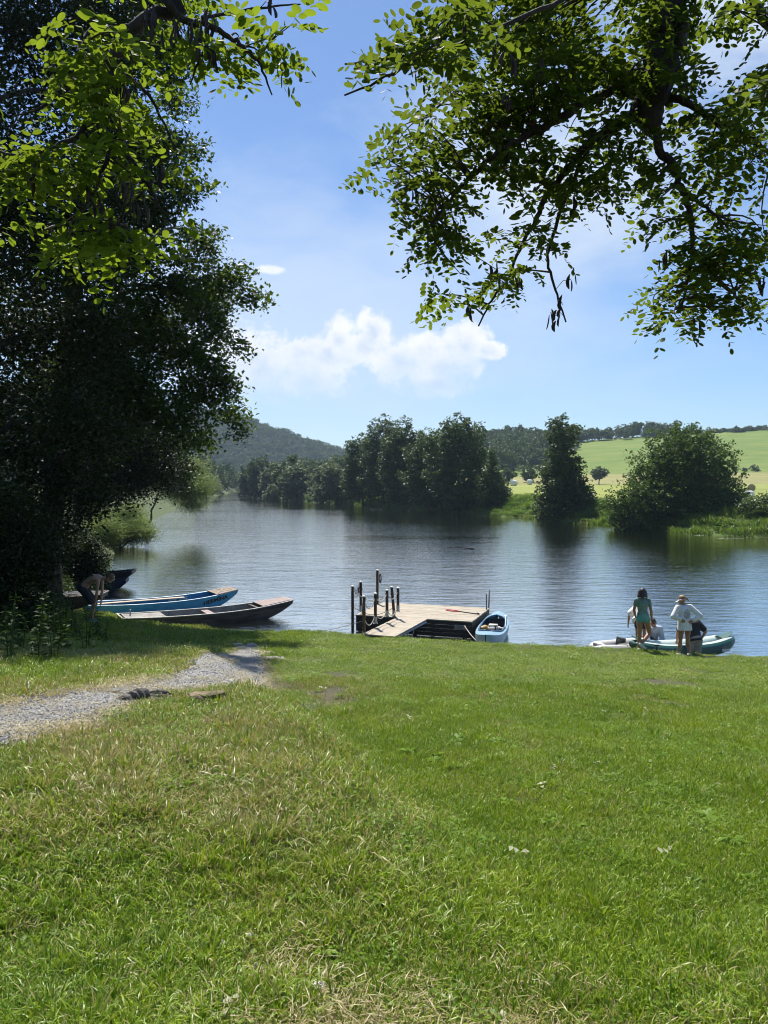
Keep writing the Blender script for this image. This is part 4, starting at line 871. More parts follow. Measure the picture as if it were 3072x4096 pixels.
# name plate on the front boards (too small to read in the photo: two framed lines of marks)
pc_ = A_ + ex * (Wd * .905) + Vector((0, 0, DZ - .18)) - ey * .034
mb = MB(); mb.box(pc_ - JO, (.36, .014, .15), RZ, 0, .004); sg_ = mb.build('sign', M_SIGN, jet)
for dz_, ww in ((.042, .22), (-.045, .2)):
    mb = MB()
    for k in range(9):
        if k % 4 != 3: mb.box(pc_ - JO - ey * .009 + ex * ((k - 4) * ww / 9) + Vector((0, 0, dz_)), (.018, .004, .02 + .008 * (k % 2)), RZ)
    mb.build('lettering', M_INK, sg_)
mb = MB(); mb.box(pc_ - JO - ey * .009, (.30, .004, .008), RZ); o = mb.build('divider', M_INK, sg_)
# railing posts
def post(x, y, z0, z1, r, lab, log=False, shoe=True, cap=True, square=False, lean=(0, 0)):
    o = empty('railing_post', (x, y, z0)); tag(o, lab, 'post', 'timber posts of the jetty railing'); h = z1 - z0; mb = MB()
    n_ = 9; P_ = [Vector((lean[0] * k / n_ + (random.uniform(-.012, .012) if log else 0), lean[1] * k / n_, (.17 if shoe else 0) + (h - (.17 if shoe else 0)) * k / n_)) for k in range(n_ + 1)]
    mb.tube(P_, [r * (random.uniform(.85, 1.12) if log else (.94 if k == n_ else 1)) for k in range(n_ + 1)], 12); mb.build('shaft', M_LOG if log else M_POST, o, True)
    if shoe: mb = MB(); mb.tube([(0, 0, 0), (0, 0, .2)], r * 1.12, 10); mb.box((0, 0, .006), (r * 3, r * 3, .012)); mb.build('shoe', M_GALV, o)
    if cap: mb = MB(); mb.tube([(lean[0], lean[1], h - .005), (lean[0], lean[1], h + .02), (lean[0], lean[1], h + .04)], [r * 1.16, r * 1.16, r * .5], 12); mb.build('cap', M_WHITE, o)
    return o
PT = {}
for key, (x, y, z0, z1, lab, kw) in {
    'a': (-1.0, 24.35, -.4, 1.44, 'thick dark post in the water at the jetty corner, holding the black net', dict(shoe=False)),
    'b': (-.76, 25.1, DZ, 1.49, 'post on the deck edge that holds the other end of the black net', {}),
    'c': (-.23, 26.6, DZ, 1.70, 'tallest post at the far deck corner with a rope loop hung on it', dict(shoe=False)),
    'd': (-.57, 21.6, NH(-.57, 21.6), 1.52, 'gnarled log post standing in the grass where the ramp begins', dict(log=True)),
    'e': (-.25, 22.25, z0r + .16, 1.51, 'railing post on the ramp edge next to the gnarled log', {}),
    'f': (.09, 22.95, z0r + .24, 1.51, 'railing post halfway along the ramp edge', {}),
    'g': (.31, 23.98, DZ + .03, 1.47, 'slightly leaning railing post at the deck end of the ramp', dict(lean=(-.07, 0))),
    'h': (.43, 23.55, z0r + .3, 1.50, 'railing post at the top of the ramp with a wide pale cap', {})}.items():
    post(x, y, z0, z1, .045, lab, **kw); PT[key] = Vector((x, y, z1))
def rope(name, p, q, sag, r=.012, lab=None, cat='rope', mat=None, group=None, parent=None):
    mb = MB(); n_ = 14; mb.tube([p.lerp(q, k / n_) - Vector((0, 0, sag * 4 * (k / n_) * (1 - k / n_))) for k in range(n_ + 1)], r, 6); return tag(mb.build(name, mat or M_ROPE, parent, True), lab, cat, group)
GR = 'ropes slung between the jetty posts'
for a, b, dz_, sag, lab in (('d', 'e', .08, .30, 'upper white rope hanging deepest, tied to the gnarled log post'), ('d', 'e', .58, .28, 'lower rope between the gnarled log and the next ramp post'),
                            ('e', 'f', .08, .20, 'upper white rope along the middle of the ramp railing'), ('e', 'f', .58, .20, 'lower rope along the middle of the ramp railing'),
                            ('f', 'h', .08, .22, 'upper white rope ending at the wide-capped post'), ('f', 'h', .56, .24, 'lower rope ending at the wide-capped post'),
                            ('a', 'g', .08, .36, 'long upper rope across the gap from the net to the leaning post'), ('a', 'g', .62, .26, 'long lower rope across the gap from the corner post to the leaning post')):
    rope('railing_rope', PT[a] - Vector((0, 0, dz_)), PT[b] - Vector((0, 0, dz_)), sag, .0125, lab, 'rope', None, GR)
# black net between the two corner posts
mb = MB(); a0, b0 = PT['a'] + Vector((.05, 0, -.04)), PT['b'] + Vector((-.03, 0, -.02)); rr = random.Random(3)
for k in range(9):
    s = k / 8; mb.tube([a0.lerp(b0, s * .9) - Vector((0, 0, .12 * math.sin(3.1 * s))), a0.lerp(b0, min(1, s + .15)) - Vector((0, 0, .2 + .12 * math.sin(3.1 * s))), a0.lerp(b0, s) - Vector((0, 0, .36 * (1 - .5 * abs(s - .5))))], .006, 5)
for dz_ in (0, .1, .19, .3): mb.tube([a0 - Vector((0, 0, dz_)), a0.lerp(b0, .5) - Vector((0, 0, dz_ + .08)), b0 - Vector((0, 0, dz_))], .006, 5)
for k in range(5): mb.tube([b0 + Vector((.04 * math.sin(a * 1.26) * (1 + .3 * k), .03 * k - .06, -.12 - .2 * (1 - math.cos(a * 1.26)) * .6)) for a in range(6)], .008, 5)
tag(mb.build('black_net', M_NET), 'tangle of black netting strung between the two corner posts', 'net')
mb = MB(); c = PT['c'] + Vector((.10, 0, -.28)); mb.tube([c + Vector((.035 * math.sin(a * .6283), 0, .16 * math.cos(a * .6283))) for a in range(11)], .016, 6); mb.tube([c + Vector((-.005 + .03 * math.sin(a * .6283), .02, .02 + .14 * math.cos(a * .6283))) for a in range(11)], .016, 6)
tag(mb.build('rope_coil', surface('dark_rope', (.08, .06, .05), (.04, .03, .025), .9, 30)), 'dark coil of rope hanging on the tallest post', 'rope')
rope('mooring_rope', Vector((-.72, 24.3, .34)), Vector((-2.4, 24.2, .0)), .05, .010, 'thin rope running from the jetty corner into the water', 'rope')
p0 = A_ + ex * (Wd - .22) - ey * .05 + Vector((0, 0, .40)); rope('tie_rope', p0, Vector((2.72, 22.2, .12)), .04, .013, 'white rope tying the blue canoe to the jetty front', 'rope')
# two slender poles
for (px, py, px2, py2, d_, lab) in ((486.3, 594, 487, 624, 25.4, 'shorter grey steel pole with a pale tip beside the canoe stern'), (489.3, 590, 488.0, 624, 25.9, 'longer slanting grey steel pole beside the canoe stern')):
    a, b = at(px, py, d_), at(px2, py2, d_); b.z = -.3; mb = MB(); mb.tube([b, a], .026, 8); o = tag(mb.build('mooring_pole', surface('steel_pole', (.22, .20, .20), (.16, .15, .15), .5, 14), None, True), lab, 'pole', 'steel poles beside the jetty')
    if px < 487: mb = MB(); mb.tube([a - Vector((0, 0, .01)), a + Vector((0, 0, .03))], .028, 8); mb.build('tip', M_WHITE, o)
mb = MB(); mb.box((3.52, 25.2, .40), (.2, .05, .05), RZ); mb.box((3.46, 25.2, .33), (.05, .05, .16), RZ); tag(mb.build('mooring_bracket', M_GALV), 'small steel bracket holding the poles to the jetty side', 'bracket')
# red loop with black handle
a, b = Vector((2.05, 25.25, DZ + .035)), Vector((2.95, 24.45, DZ + .035)); dv = (b - a).normalized(); sv = Vector((-dv.y, dv.x, 0)); root = empty('landing_net', a); tag(root, 'red rimmed oval loop with a black handle lying on the jetty deck', 'net'); c = a + dv * .26
mb = MB(); mb.tube([c - a + dv * (-.26 * math.cos(k * math.pi / 10)) + sv * (.10 * math.sin(k * math.pi / 10)) for k in range(21)], .017, 6); mb.build('rim', M_RED, root, True)
mb = MB(); mb.tube([c - a + dv * .26, c - a + dv * .42], .018, 8); mb.tube([c - a + dv * .42, c - a + dv * .95, c - a + dv * .99 + Vector((0, 0, .02)), c - a + dv * 1.06], [.016, .016, .03, .025], 8); mb.build('handle', M_INK, root, True)

# ================================================================ boats
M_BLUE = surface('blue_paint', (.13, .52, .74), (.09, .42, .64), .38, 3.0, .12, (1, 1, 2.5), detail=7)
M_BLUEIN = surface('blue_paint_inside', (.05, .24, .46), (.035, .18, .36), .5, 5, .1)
M_GUNB = surface('pale_blue_edge', (.45, .62, .75), (.30, .5, .68), .5, 8)
M_PLANK = surface('boat_plank', (.30, .235, .18), (.20, .15, .115), .8, 6, .3, (1, 8, 3))
M_PLANKL = surface('pale_plank', (.55, .44, .33), (.42, .33, .24), .75, 6, .3, (.6, 8, 3))
M_PLANKP = surface('weathered_plank', (.36, .28, .255), (.27, .21, .19), .8, 6, .3, (6, 1, 3))
M_GREYB = surface('weathered_hull', (.10, .085, .07), (.055, .045, .037), .75, 2.2, .3, (.6, 1, 4), detail=8)
M_GREYIN = surface('weathered_hull_inside', (.33, .315, .285), (.22, .205, .185), .8, 4, .25, (.7, 1, 1.4), detail=7)
M_GUNG = surface('grey_edge', (.48, .46, .43), (.36, .345, .32), .7, 12)
M_BLACKB = surface('tarred_hull', (.016, .016, .018), (.03, .028, .03), .55, 4, .3, (1, 1, 4))
M_NAVY = surface('navy_hull', (.012, .016, .045), (.02, .024, .06), .45, 4, .2, (1, 1, 4))
M_NAVYIN = surface('dark_inside', (.05, .05, .055), (.03, .03, .03), .7, 5)
def punt(name, loc, rz, L, W, H, label, mo, mi, mg, bow=.28, stern=.12, wb=.62, ws=.8, pitch=0.0, group=None, z=-.10):
    """flat-bottomed boat: slanted sides, raked raised ends; X runs to the bow"""
    root = empty(name, (loc[0], loc[1], loc[2] if len(loc) > 2 else 0), rz); root.rotation_euler.y = -pitch; tag(root, label, 'boat', group)
    ns = 25; T = .035; sec = []
    for i in range(ns):
        s = i / (ns - 1); x = (s - .5) * L; w = W / 2 * np.interp(s, [0, .22, .5, .75, 1], [ws, .95, 1, .93, wb]); zt = H + bow * max(0, (s - .5) / .5) ** 2.0 + stern * max(0, (.4 - s) / .4) ** 2
        zb = z + (zt - .12 - z) * max(0, (s - .72) / .28) ** 1.6 + (zt - .2 - z) * max(0, (.14 - s) / .14) ** 1.5
        sec.append((x, w, zt, zb, w * .84))
    root['_L'] = L
    V = []; F = []
    for (x, w, zt, zb, wbm) in sec:
        hh = zt - zb; f = lambda q: wbm + (w - wbm) * q
        V += [(x, f(1), zt), (x, f(.66), zb + hh * .66), (x, f(.33), zb + hh * .33), (x, f(0), zb), (x, 0, zb - .01), (x, -f(0), zb), (x, -f(.33), zb + hh * .33), (x, -f(.66), zb + hh * .66), (x, -f(1), zt)]
    n = 9
    F = [[i * n + k, (i + 1) * n + k, (i + 1) * n + k + 1, i * n + k + 1] for i in range(ns - 1) for k in range(n - 1)]
    b0, b1 = 0, (ns - 1) * n; F.append(list(range(b0, b0 + n))); F.append(list(range(b1, b1 + n))[::-1])
    mb = MB(); mb.add(V, F); mb.build('hull', mo, root)
    V = []; m_ = 6
    for (x, w, zt, zb, wbm) in sec[1:-1]:
        V += [(x, w - T, zt - .004), (x, (w + wbm) / 2 - T, (zt + zb) / 2 + .01), (x, wbm - T, min(zb + .03, zt - .03)), (x, -wbm + T, min(zb + .03, zt - .03)), (x, -(w + wbm) / 2 + T, (zt + zb) / 2 + .01), (x, -w + T, zt - .004)]
    F = [[i * m_ + k, i * m_ + k + 1, (i + 1) * m_ + k + 1, (i + 1) * m_ + k] for i in range(ns - 3) for k in range(m_ - 1)]
    q0, q1 = 0, (ns - 3) * m_; F.append(list(range(q0, q0 + m_))[::-1]); F.append(list(range(q1, q1 + m_)))
    mb = MB(); mb.add(V, F)
    for s in (.3, .5, .68):                                            # ribs
        i = int(s * (ns - 1)); x, w, zt, zb, wbm = sec[i]
        for sg in (1, -1): mb.tube([(x, sg * (wbm - T - .01), zb + .03), (x, sg * (w - T - .012), zt - .03)], .018, 4)
    mb.build('inside', mi, root)
    for sg in (1, -1):
        mb = MB(); mb.tube([(x, sg * (w - .012), zt + .008) for (x, w, zt, zb, wbm) in sec], [(.020, .036)] * ns, 6, side=(0, 0, 1)); mb.build('gunwale', mg, root)
    for i in (0, ns - 1): mb = MB(); x, w, zt, zb, wbm = sec[i]; mb.tube([(x, -w, zt + .006), (x, w, zt + .006)], [(.02, .034)] * 2, 6, side=(0, 0, 1)); mb.build('end_rail', mg, root)
    return root, sec
def boat_deck(root, sec, s0, s1, n, mat, name='bow_deck', along=False, lift=.02, over=.0):
    ns = len(sec); mb = MB(); xs = [q[0] for q in sec]; g = lambda s, k: float(np.interp(s, np.linspace(0, 1, ns), [q[k] for q in sec]))
    if along:
        for k in range(n):
            y0, y1 = -1 + 2 * k / n, -1 + 2 * (k + 1) / n; V = []
            for s in (s0, s1):
                w = g(s, 1) + over; zt = g(s, 2) + lift
                V += [(g(s, 0), w * y0 + .004, zt), (g(s, 0), w * y1 - .004, zt), (g(s, 0), w * y0 + .004, zt + .022), (g(s, 0), w * y1 - .004, zt + .022)]
            mb.add(V, [[0, 4, 5, 1], [2, 3, 7, 6], [0, 2, 6, 4], [1, 5, 7, 3], [0, 1, 3, 2], [4, 6, 7, 5]])
    else:
        for k in range(n):
            sa, sb = s0 + (s1 - s0) * k / n, s0 + (s1 - s0) * (k + .93) / n; V = []
            for s in (sa, sb):
                w = g(s, 1) + over; zt = g(s, 2) + lift
                V += [(g(s, 0), -w, zt), (g(s, 0), w, zt), (g(s, 0), -w, zt + .022), (g(s, 0), w, zt + .022)]
            mb.add(V, [[0, 4, 5, 1], [2, 3, 7, 6], [0, 2, 6, 4], [1, 5, 7, 3], [0, 1, 3, 2], [4, 6, 7, 5]])
    return mb.build(name, mat, root)
def thwart(root, sec, s, wid, mat, name='seat', drop=.06):
    ns = len(sec); g = lambda k: float(np.interp(s, np.linspace(0, 1, ns), [q[k] for q in sec])); mb = MB(); mb.box((g(0), 0, g(2) - drop), (wid, g(1) * 2 - .06, .03), None, 0, .004); return mb.build(name, mat, root)

# blue boat with its name at the bow
s0_, b0_ = Vector((-10.55, 26.9, 0)), Vector((-5.85, 29.75, 0)); dv = b0_ - s0_; mid = (s0_ + b0_) / 2
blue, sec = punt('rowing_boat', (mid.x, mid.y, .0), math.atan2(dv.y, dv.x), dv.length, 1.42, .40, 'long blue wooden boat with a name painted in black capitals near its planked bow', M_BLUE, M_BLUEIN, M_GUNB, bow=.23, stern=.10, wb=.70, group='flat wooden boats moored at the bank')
boat_deck(blue, sec, .845, 1.0, 5, M_PLANK, over=.02)
g_ = lambda s, k: float(np.interp(s, np.linspace(0, 1, len(sec)), [q[k] for q in sec]))
mb = MB(); xs_ = np.linspace(-.46, .17, 7) * dv.length
for k in range(6): mb.box(((xs_[k] + xs_[k + 1]) / 2, .40, .36), ((xs_[k + 1] - xs_[k]), .26, .03), None, 0, .003)
mb = MB(); mb.box((-.145 * dv.length, .42, .385), (.63 * dv.length, .26, .03), None, 0, .004); mb.build('long_seat', M_PLANKL, blue)
def text_mesh(txt, size, ext=.002, bold=.0):
    c = bpy.data.curves.new('lettering', 'FONT'); c.body = txt; c.size = size; c.extrude = ext; c.offset = bold; c.align_x = 'CENTER'; c.align_y = 'CENTER'
    o = bpy.data.objects.new('tmp', c); C.objects.link(o); dg = bpy.context.evaluated_depsgraph_get(); me = bpy.data.meshes.new_from_object(o.evaluated_get(dg)); bpy.data.objects.remove(o); me.name = 'lettering'; return me
def side_frame(sec, s, side, up=.5, out=.006):
    g = lambda s_, k: float(np.interp(s_, np.linspace(0, 1, len(sec)), [q[k] for q in sec]))
    P = lambda s_, u: Vector((g(s_, 0), side * (g(s_, 4) + (g(s_, 1) - g(s_, 4)) * u), g(s_, 3) + (g(s_, 2) - g(s_, 3)) * u))
    c = P(s, up); x = (P(s + .03, up) - P(s - .03, up)).normalized(); y = (P(s, up + .2) - P(s, up - .2)); y = (y - x * y.dot(x)).normalized(); zz = x.cross(y)
    M = Matrix((x, y, zz)).transposed().to_4x4(); M.translation = c + zz * out; return M
me = text_mesh('HERMÍNA', .215, .003, .006); o = link('name_lettering', me, M_INK, blue); o.matrix_local = side_frame(sec, .835, -1, .66, .008) @ Matrix.Diagonal((1.08, 1, 1, 1))
# two white notices inside, on the far side
for s, wd, hh, rows in ((.60, .30, .15, 2), (.675, .30, .30, 4)):
    M = side_frame(sec, s, 1, .64, 0); M = M @ Matrix.Translation((0, 0, .048)) if (M.to_3x3() @ Vector((0, 0, 1))).y < 0 else M @ Matrix.Rotation(math.pi, 4, 'Y') @ Matrix.Translation((0, 0, .048))
    mb = MB(); mb.box((0, 0, 0), (wd, hh, .004)); nt_ = mb.build('notice', M_WHITE, blue); nt_.matrix_local = M
    rr = random.Random(int(s * 100))
    for q in range(rows):
        mb = MB()
        yq = hh * (.5 - (q + .7) / (rows + .4)); x0 = -wd * .4
        while x0 < wd * .36: l_ = rr.uniform(.02, .05); mb.box((x0 + l_ / 2, yq, .004), (l_, .016 if q < rows - 1 else .03, .003)); x0 += l_ + .012
        mb.build('lettering', M_INK, nt_)
mb = MB(); y_ = g_(.93, 1)
mb.tube([(g_(.86, 0), -.5, g_(.86, 2) + .05), (g_(.87, 0), -.3, g_(.87, 2) + .052), (g_(.9, 0), -.1, g_(.9, 2) + .055), (g_(.93, 0), .25, g_(.93, 2) + .055), (g_(.91, 0), .42, g_(.91, 2) + .05)], .013, 6); tag(mb.build('bow_rope', M_ROPE, blue, True))
# grey boat
s0_, b0_ = Vector((-8.55, 24.75, 0)), Vector((-3.42, 27.55, 0)); dv = b0_ - s0_; mid = (s0_ + b0_) / 2
grey, sec = punt('rowing_boat', (mid.x, mid.y, .0), math.atan2(dv.y, dv.x), dv.length, 1.32, .36, 'weathered grey-brown wooden boat with a pinkish bow deck, nearest to the lawn edge', M_GREYB, M_GREYIN, M_GUNG, bow=.21, stern=.06, wb=.62, group='flat wooden boats moored at the bank')
boat_deck(grey, sec, .80, .99, 7, M_PLANKP, over=-.02, along=True); thwart(grey, sec, .50, .26, M_PLANKP); thwart(grey, sec, .775, .10, M_GREYB, 'crossbeam', .03)
boat_deck(grey, sec, .02, .24, 9, M_GREYIN, 'stern_grating', along=True, lift=-.03, over=-.05)
# black and navy boats behind
b1, sec = punt('rowing_boat', (-13.0, 33.2, .0), R(10), 3.6, 1.2, .44, 'dark navy boat lying under the black one behind the bather', M_NAVY, M_NAVYIN, M_NAVY, bow=.1, wb=.8, group='flat wooden boats moored at the bank'); thwart(b1, sec, .5, .22, M_BLACKB)
b2, sec = punt('rowing_boat', (-13.5, 35.2, .2), R(6), 3.9, 1.2, .40, 'black tarred boat with a raised blunt bow, farthest from the lawn', M_BLACKB, M_NAVYIN, M_BLACKB, bow=.12, wb=.8, group='flat wooden boats moored at the bank'); thwart(b2, sec, .5, .22, M_BLACKB)
b3, sec = punt('rowing_boat', (-11.2, 25.9, NH(-11, 25.9) + .1), R(4), 3.4, 1.2, .34, 'dark boat drawn up in the grass with a teal bag on its end', M_BLACKB, M_NAVYIN, M_PLANK, bow=.05, wb=.8, group='flat wooden boats moored at the bank'); boat_deck(b3, sec, .45, 1.0, 6, M_BLACKB, over=-.02)
# teal cloth bundle on the drawn-up boat
bm = bmesh.new(); bmesh.ops.create_icosphere(bm, subdivisions=4, radius=1)
for v in bm.verts:
    q = v.co.copy(); f = 1 + .22 * math.sin(9 * q.x + 4 * q.z) * math.sin(7 * q.y + 5) + .10 * math.sin(17 * q.z + 11 * q.x); v.co = Vector((q.x * .20, q.y * .15, max(q.z, -.5) * .13)) * f
me = bpy.data.meshes.new('cloth_bag'); bm.to_mesh(me); bm.free()
p = at(74.5, 598.5, 25.8); root = empty('cloth_bag', p); tag(root, 'crumpled teal and white cloth bag lying on the dark boat behind the bather', 'bag')
link('pouch', me, surface('teal_cloth', (.12, .36, .42), (.55, .68, .70), .8, 14, .3), root, True)
mb = MB(); mb.tube([(.15, -.05, .0), (.25, -.06, .05), (.33, -.06, .10)], .008, 5); mb.tube([(.15, -.05, .0), (.24, -.08, .0), (.33, -.09, -.06)], .008, 5); mb.build('drawstring', M_ROPE, root)
mb = MB(); a = at(129.4, 620.5, 25.0); mb.tube([a - Vector((0, 0, .3)), at(130.3, 610, 25.0)], .022, 8); mb.tube([at(130.3, 610.4, 25.0), at(130.4, 609.4, 25.0)], .03, 8); tag(mb.build('mooring_stake', M_GALV, None, True), 'grey metal mooring stake at the waterline between blue and grey boats', 'stake')

# ================================================================ blue canoe at the jetty
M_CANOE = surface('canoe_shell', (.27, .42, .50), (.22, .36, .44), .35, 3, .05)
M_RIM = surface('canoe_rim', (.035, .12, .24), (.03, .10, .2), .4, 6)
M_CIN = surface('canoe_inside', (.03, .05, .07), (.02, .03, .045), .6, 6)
M_FOAM = surface('white_foam_block', (.70, .66, .58), (.55, .5, .43), .7, 8)
M_YEL = surface('yellow_dry_bag', (.42, .28, .07), (.3, .19, .05), .55, 9)
M_SILVER_ = surface('paddle_shaft', (.75, .75, .74), (.62, .62, .62), .4, 12)
nose, tail = Vector((2.84, 21.35, 0)), Vector((3.80, 25.35, 0)); dv = tail - nose; mid = (nose + tail) / 2; L = dv.length
can = empty('canoe', (mid.x, mid.y, 0), math.atan2(dv.y, dv.x)); tag(can, 'light blue open canoe moored against the jetty, loaded with bags and a paddle', 'canoe')
def canoe_prof(s):
    e = abs(2 * s - 1); w = .44 * (1 - e ** 2.6) ** .62 + .012; zt = .33 + .16 * e ** 3; zb = -.10 + (.26) * e ** 4; return w, zt, zb
ns = 33; n = 13; V = []
for i in range(ns):
    s = i / (ns - 1); w, zt, zb = canoe_prof(s); x = (s - .5) * L
    for k in range(n):
        a = math.pi * k / (n - 1); cx_, sz = math.cos(a), math.sin(a); V.append((x, w * (abs(cx_) ** .8) * (1 if cx_ > 0 else -1) * (1.0 + .10 * sz), zt - (zt - zb) * sz ** .75))
F = [[i * n + k, i * n + k + 1, (i + 1) * n + k + 1, (i + 1) * n + k] for i in range(ns - 1) for k in range(n - 1)]
mb = MB(); mb.add(V, F)
# decked ends that rise slightly to a cockpit opening
s_a, s_b = .21, .85
def deckpt(s, q): w, zt, zb = canoe_prof(s); return Vector(((s - .5) * L, w * q, zt + .07 * (1 - q * q) * min(1, w / .3)))
for (a, b) in ((0, s_a), (s_b, 1)):
    m_, l_ = 10, 9; V = [deckpt(a + (b - a) * i / (m_ - 1), -1 + 2 * k / (l_ - 1)) for i in range(m_) for k in range(l_)]
    mb.add(V, [[i * l_ + k, (i + 1) * l_ + k, (i + 1) * l_ + k + 1, i * l_ + k + 1] for i in range(m_ - 1) for k in range(l_ - 1)])
for sg in (1, -1):                                                   # side decks beside the opening
    m_ = 14; V = []
    for i in range(m_):
        s = s_a + (s_b - s_a) * i / (m_ - 1); e = min(1, min(i, m_ - 1 - i) / 2.6); q0 = .80 * math.sqrt(max(0, 1 - (1 - e) ** 2)) if e < 1 else .80
        V += [deckpt(s, sg), deckpt(s, sg * (1 + q0) / 2), deckpt(s, sg * max(q0, .001)), deckpt(s, sg * max(q0, .001)) - Vector((0, 0, .02))]
    mb.add(V, [[i * 4 + k, (i + 1) * 4 + k, (i + 1) * 4 + k + 1, i * 4 + k + 1] for i in range(m_ - 1) for k in range(3)])
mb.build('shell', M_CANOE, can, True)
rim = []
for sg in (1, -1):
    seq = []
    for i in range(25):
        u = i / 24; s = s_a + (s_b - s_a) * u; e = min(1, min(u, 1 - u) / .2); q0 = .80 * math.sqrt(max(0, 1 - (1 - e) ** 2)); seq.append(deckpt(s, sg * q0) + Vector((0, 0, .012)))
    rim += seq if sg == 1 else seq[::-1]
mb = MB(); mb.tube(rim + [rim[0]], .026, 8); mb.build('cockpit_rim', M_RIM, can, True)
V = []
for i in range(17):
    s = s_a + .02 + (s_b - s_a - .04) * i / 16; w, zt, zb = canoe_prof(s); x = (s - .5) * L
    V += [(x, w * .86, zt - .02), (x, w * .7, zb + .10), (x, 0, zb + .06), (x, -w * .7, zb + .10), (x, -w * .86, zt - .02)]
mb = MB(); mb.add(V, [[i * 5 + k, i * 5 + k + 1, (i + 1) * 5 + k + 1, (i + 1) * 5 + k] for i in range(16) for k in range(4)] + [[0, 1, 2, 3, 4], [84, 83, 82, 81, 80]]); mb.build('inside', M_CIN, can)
for x, dz_ in ((-.52, .20), (.28, .26)): mb = MB(); mb.box((x, 0, dz_), (.14, .64, .025), None, 0, .005); mb.build('seat', M_PLANKL, can)
mb = MB(); mb.tube([(-1.35, -.25, .37), (-1.25, .0, .43), (-1.38, .22, .38)], .006, 5); mb.tube([(-1.55, -.18, .40), (-1.2, .05, .43), (-1.0, .3, .40)], .006, 5); mb.tube([(-1.7, 0, .43), (-1.45, .1, .44), (-1.5, -.12, .43)], .006, 5); mb.build('deck_line', M_INK, can)
Mc = Matrix.Translation(can.location) @ Matrix.Rotation(can.rotation_euler.z, 4, 'Z')
def in_canoe(v): return Mc @ Vector(v)
bm = bmesh.new(); bmesh.ops.create_cube(bm, size=1)
for v in bm.verts: v.co = Vector((v.co.x * .42, v.co.y * .40, v.co.z * .26))
bmesh.ops.bevel(bm, geom=bm.edges[:], offset=.07, segments=4, affect='EDGES'); me = bpy.data.meshes.new('sack'); bm.to_mesh(me); bm.free()
o = link('sack', me, M_FOAM, None, True); o.location = in_canoe((-.02, -.02, .29)); o.rotation_euler = (0, .05, can.rotation_euler.z); tag(o, 'white stuffed sack lying in the middle of the blue canoe', 'sack')
mb = MB(); mb.tube([(-.0, 0, -.17), (0, 0, -.14), (0, 0, .12), (0, 0, .15), (0, 0, .19)], [.08, .11, .11, .08, .04], 14); o = mb.build('dry_bag', M_YEL, None, True); o.location = in_canoe((-.12, .29, .27)); o.rotation_euler = (R(70), 0, can.rotation_euler.z + .2); tag(o, 'mustard yellow roll bag beside the white sack in the canoe', 'bag')
def paddle(a, b, lab, blade_l=.42, blade_w=.09, mat=None, bm_=None):
    a, b = Vector(a), Vector(b); root = empty('paddle', a); tag(root, lab, 'paddle'); d_ = (b - a); u = d_.normalized(); mb = MB(); mb.tube([(0, 0, 0), d_], .014, 8); mb.build('shaft', mat or M_SILVER_, root, True)
    mb = MB(); mb.tube([d_ - u * .05, d_ + u * blade_l * .2, d_ + u * blade_l * .6, d_ + u * blade_l * .95, d_ + u * blade_l], [(.015, .012), (blade_w * .8, .012), (blade_w, .008), (blade_w * .8, .006), (blade_w * .3, .004)], 10, side=tuple(u.cross(Vector((0, 0, 1))))); mb.build('blade', bm_ or mat or M_SILVER_, root, True)
    return root
paddle(in_canoe((-.25, -.40, .36)), at(505.6, 616, 24.6), 'white shafted paddle leaning over the rim of the blue canoe', .16, .05)
pd_ = empty('hand_pump', in_canoe((-.86, -.16, .36))); tag(pd_, 'black T-handled pump standing in the canoe cockpit', 'pump'); mb = MB(); mb.tube([(0, 0, -.28), (0, 0, .16)], .018, 8); mb.build('barrel', M_INK, pd_, True); mb = MB(); mb.tube([(-.02, -.08, .165), (.02, .08, .165)], .018, 8); mb.build('handle', M_INK, pd_, True)

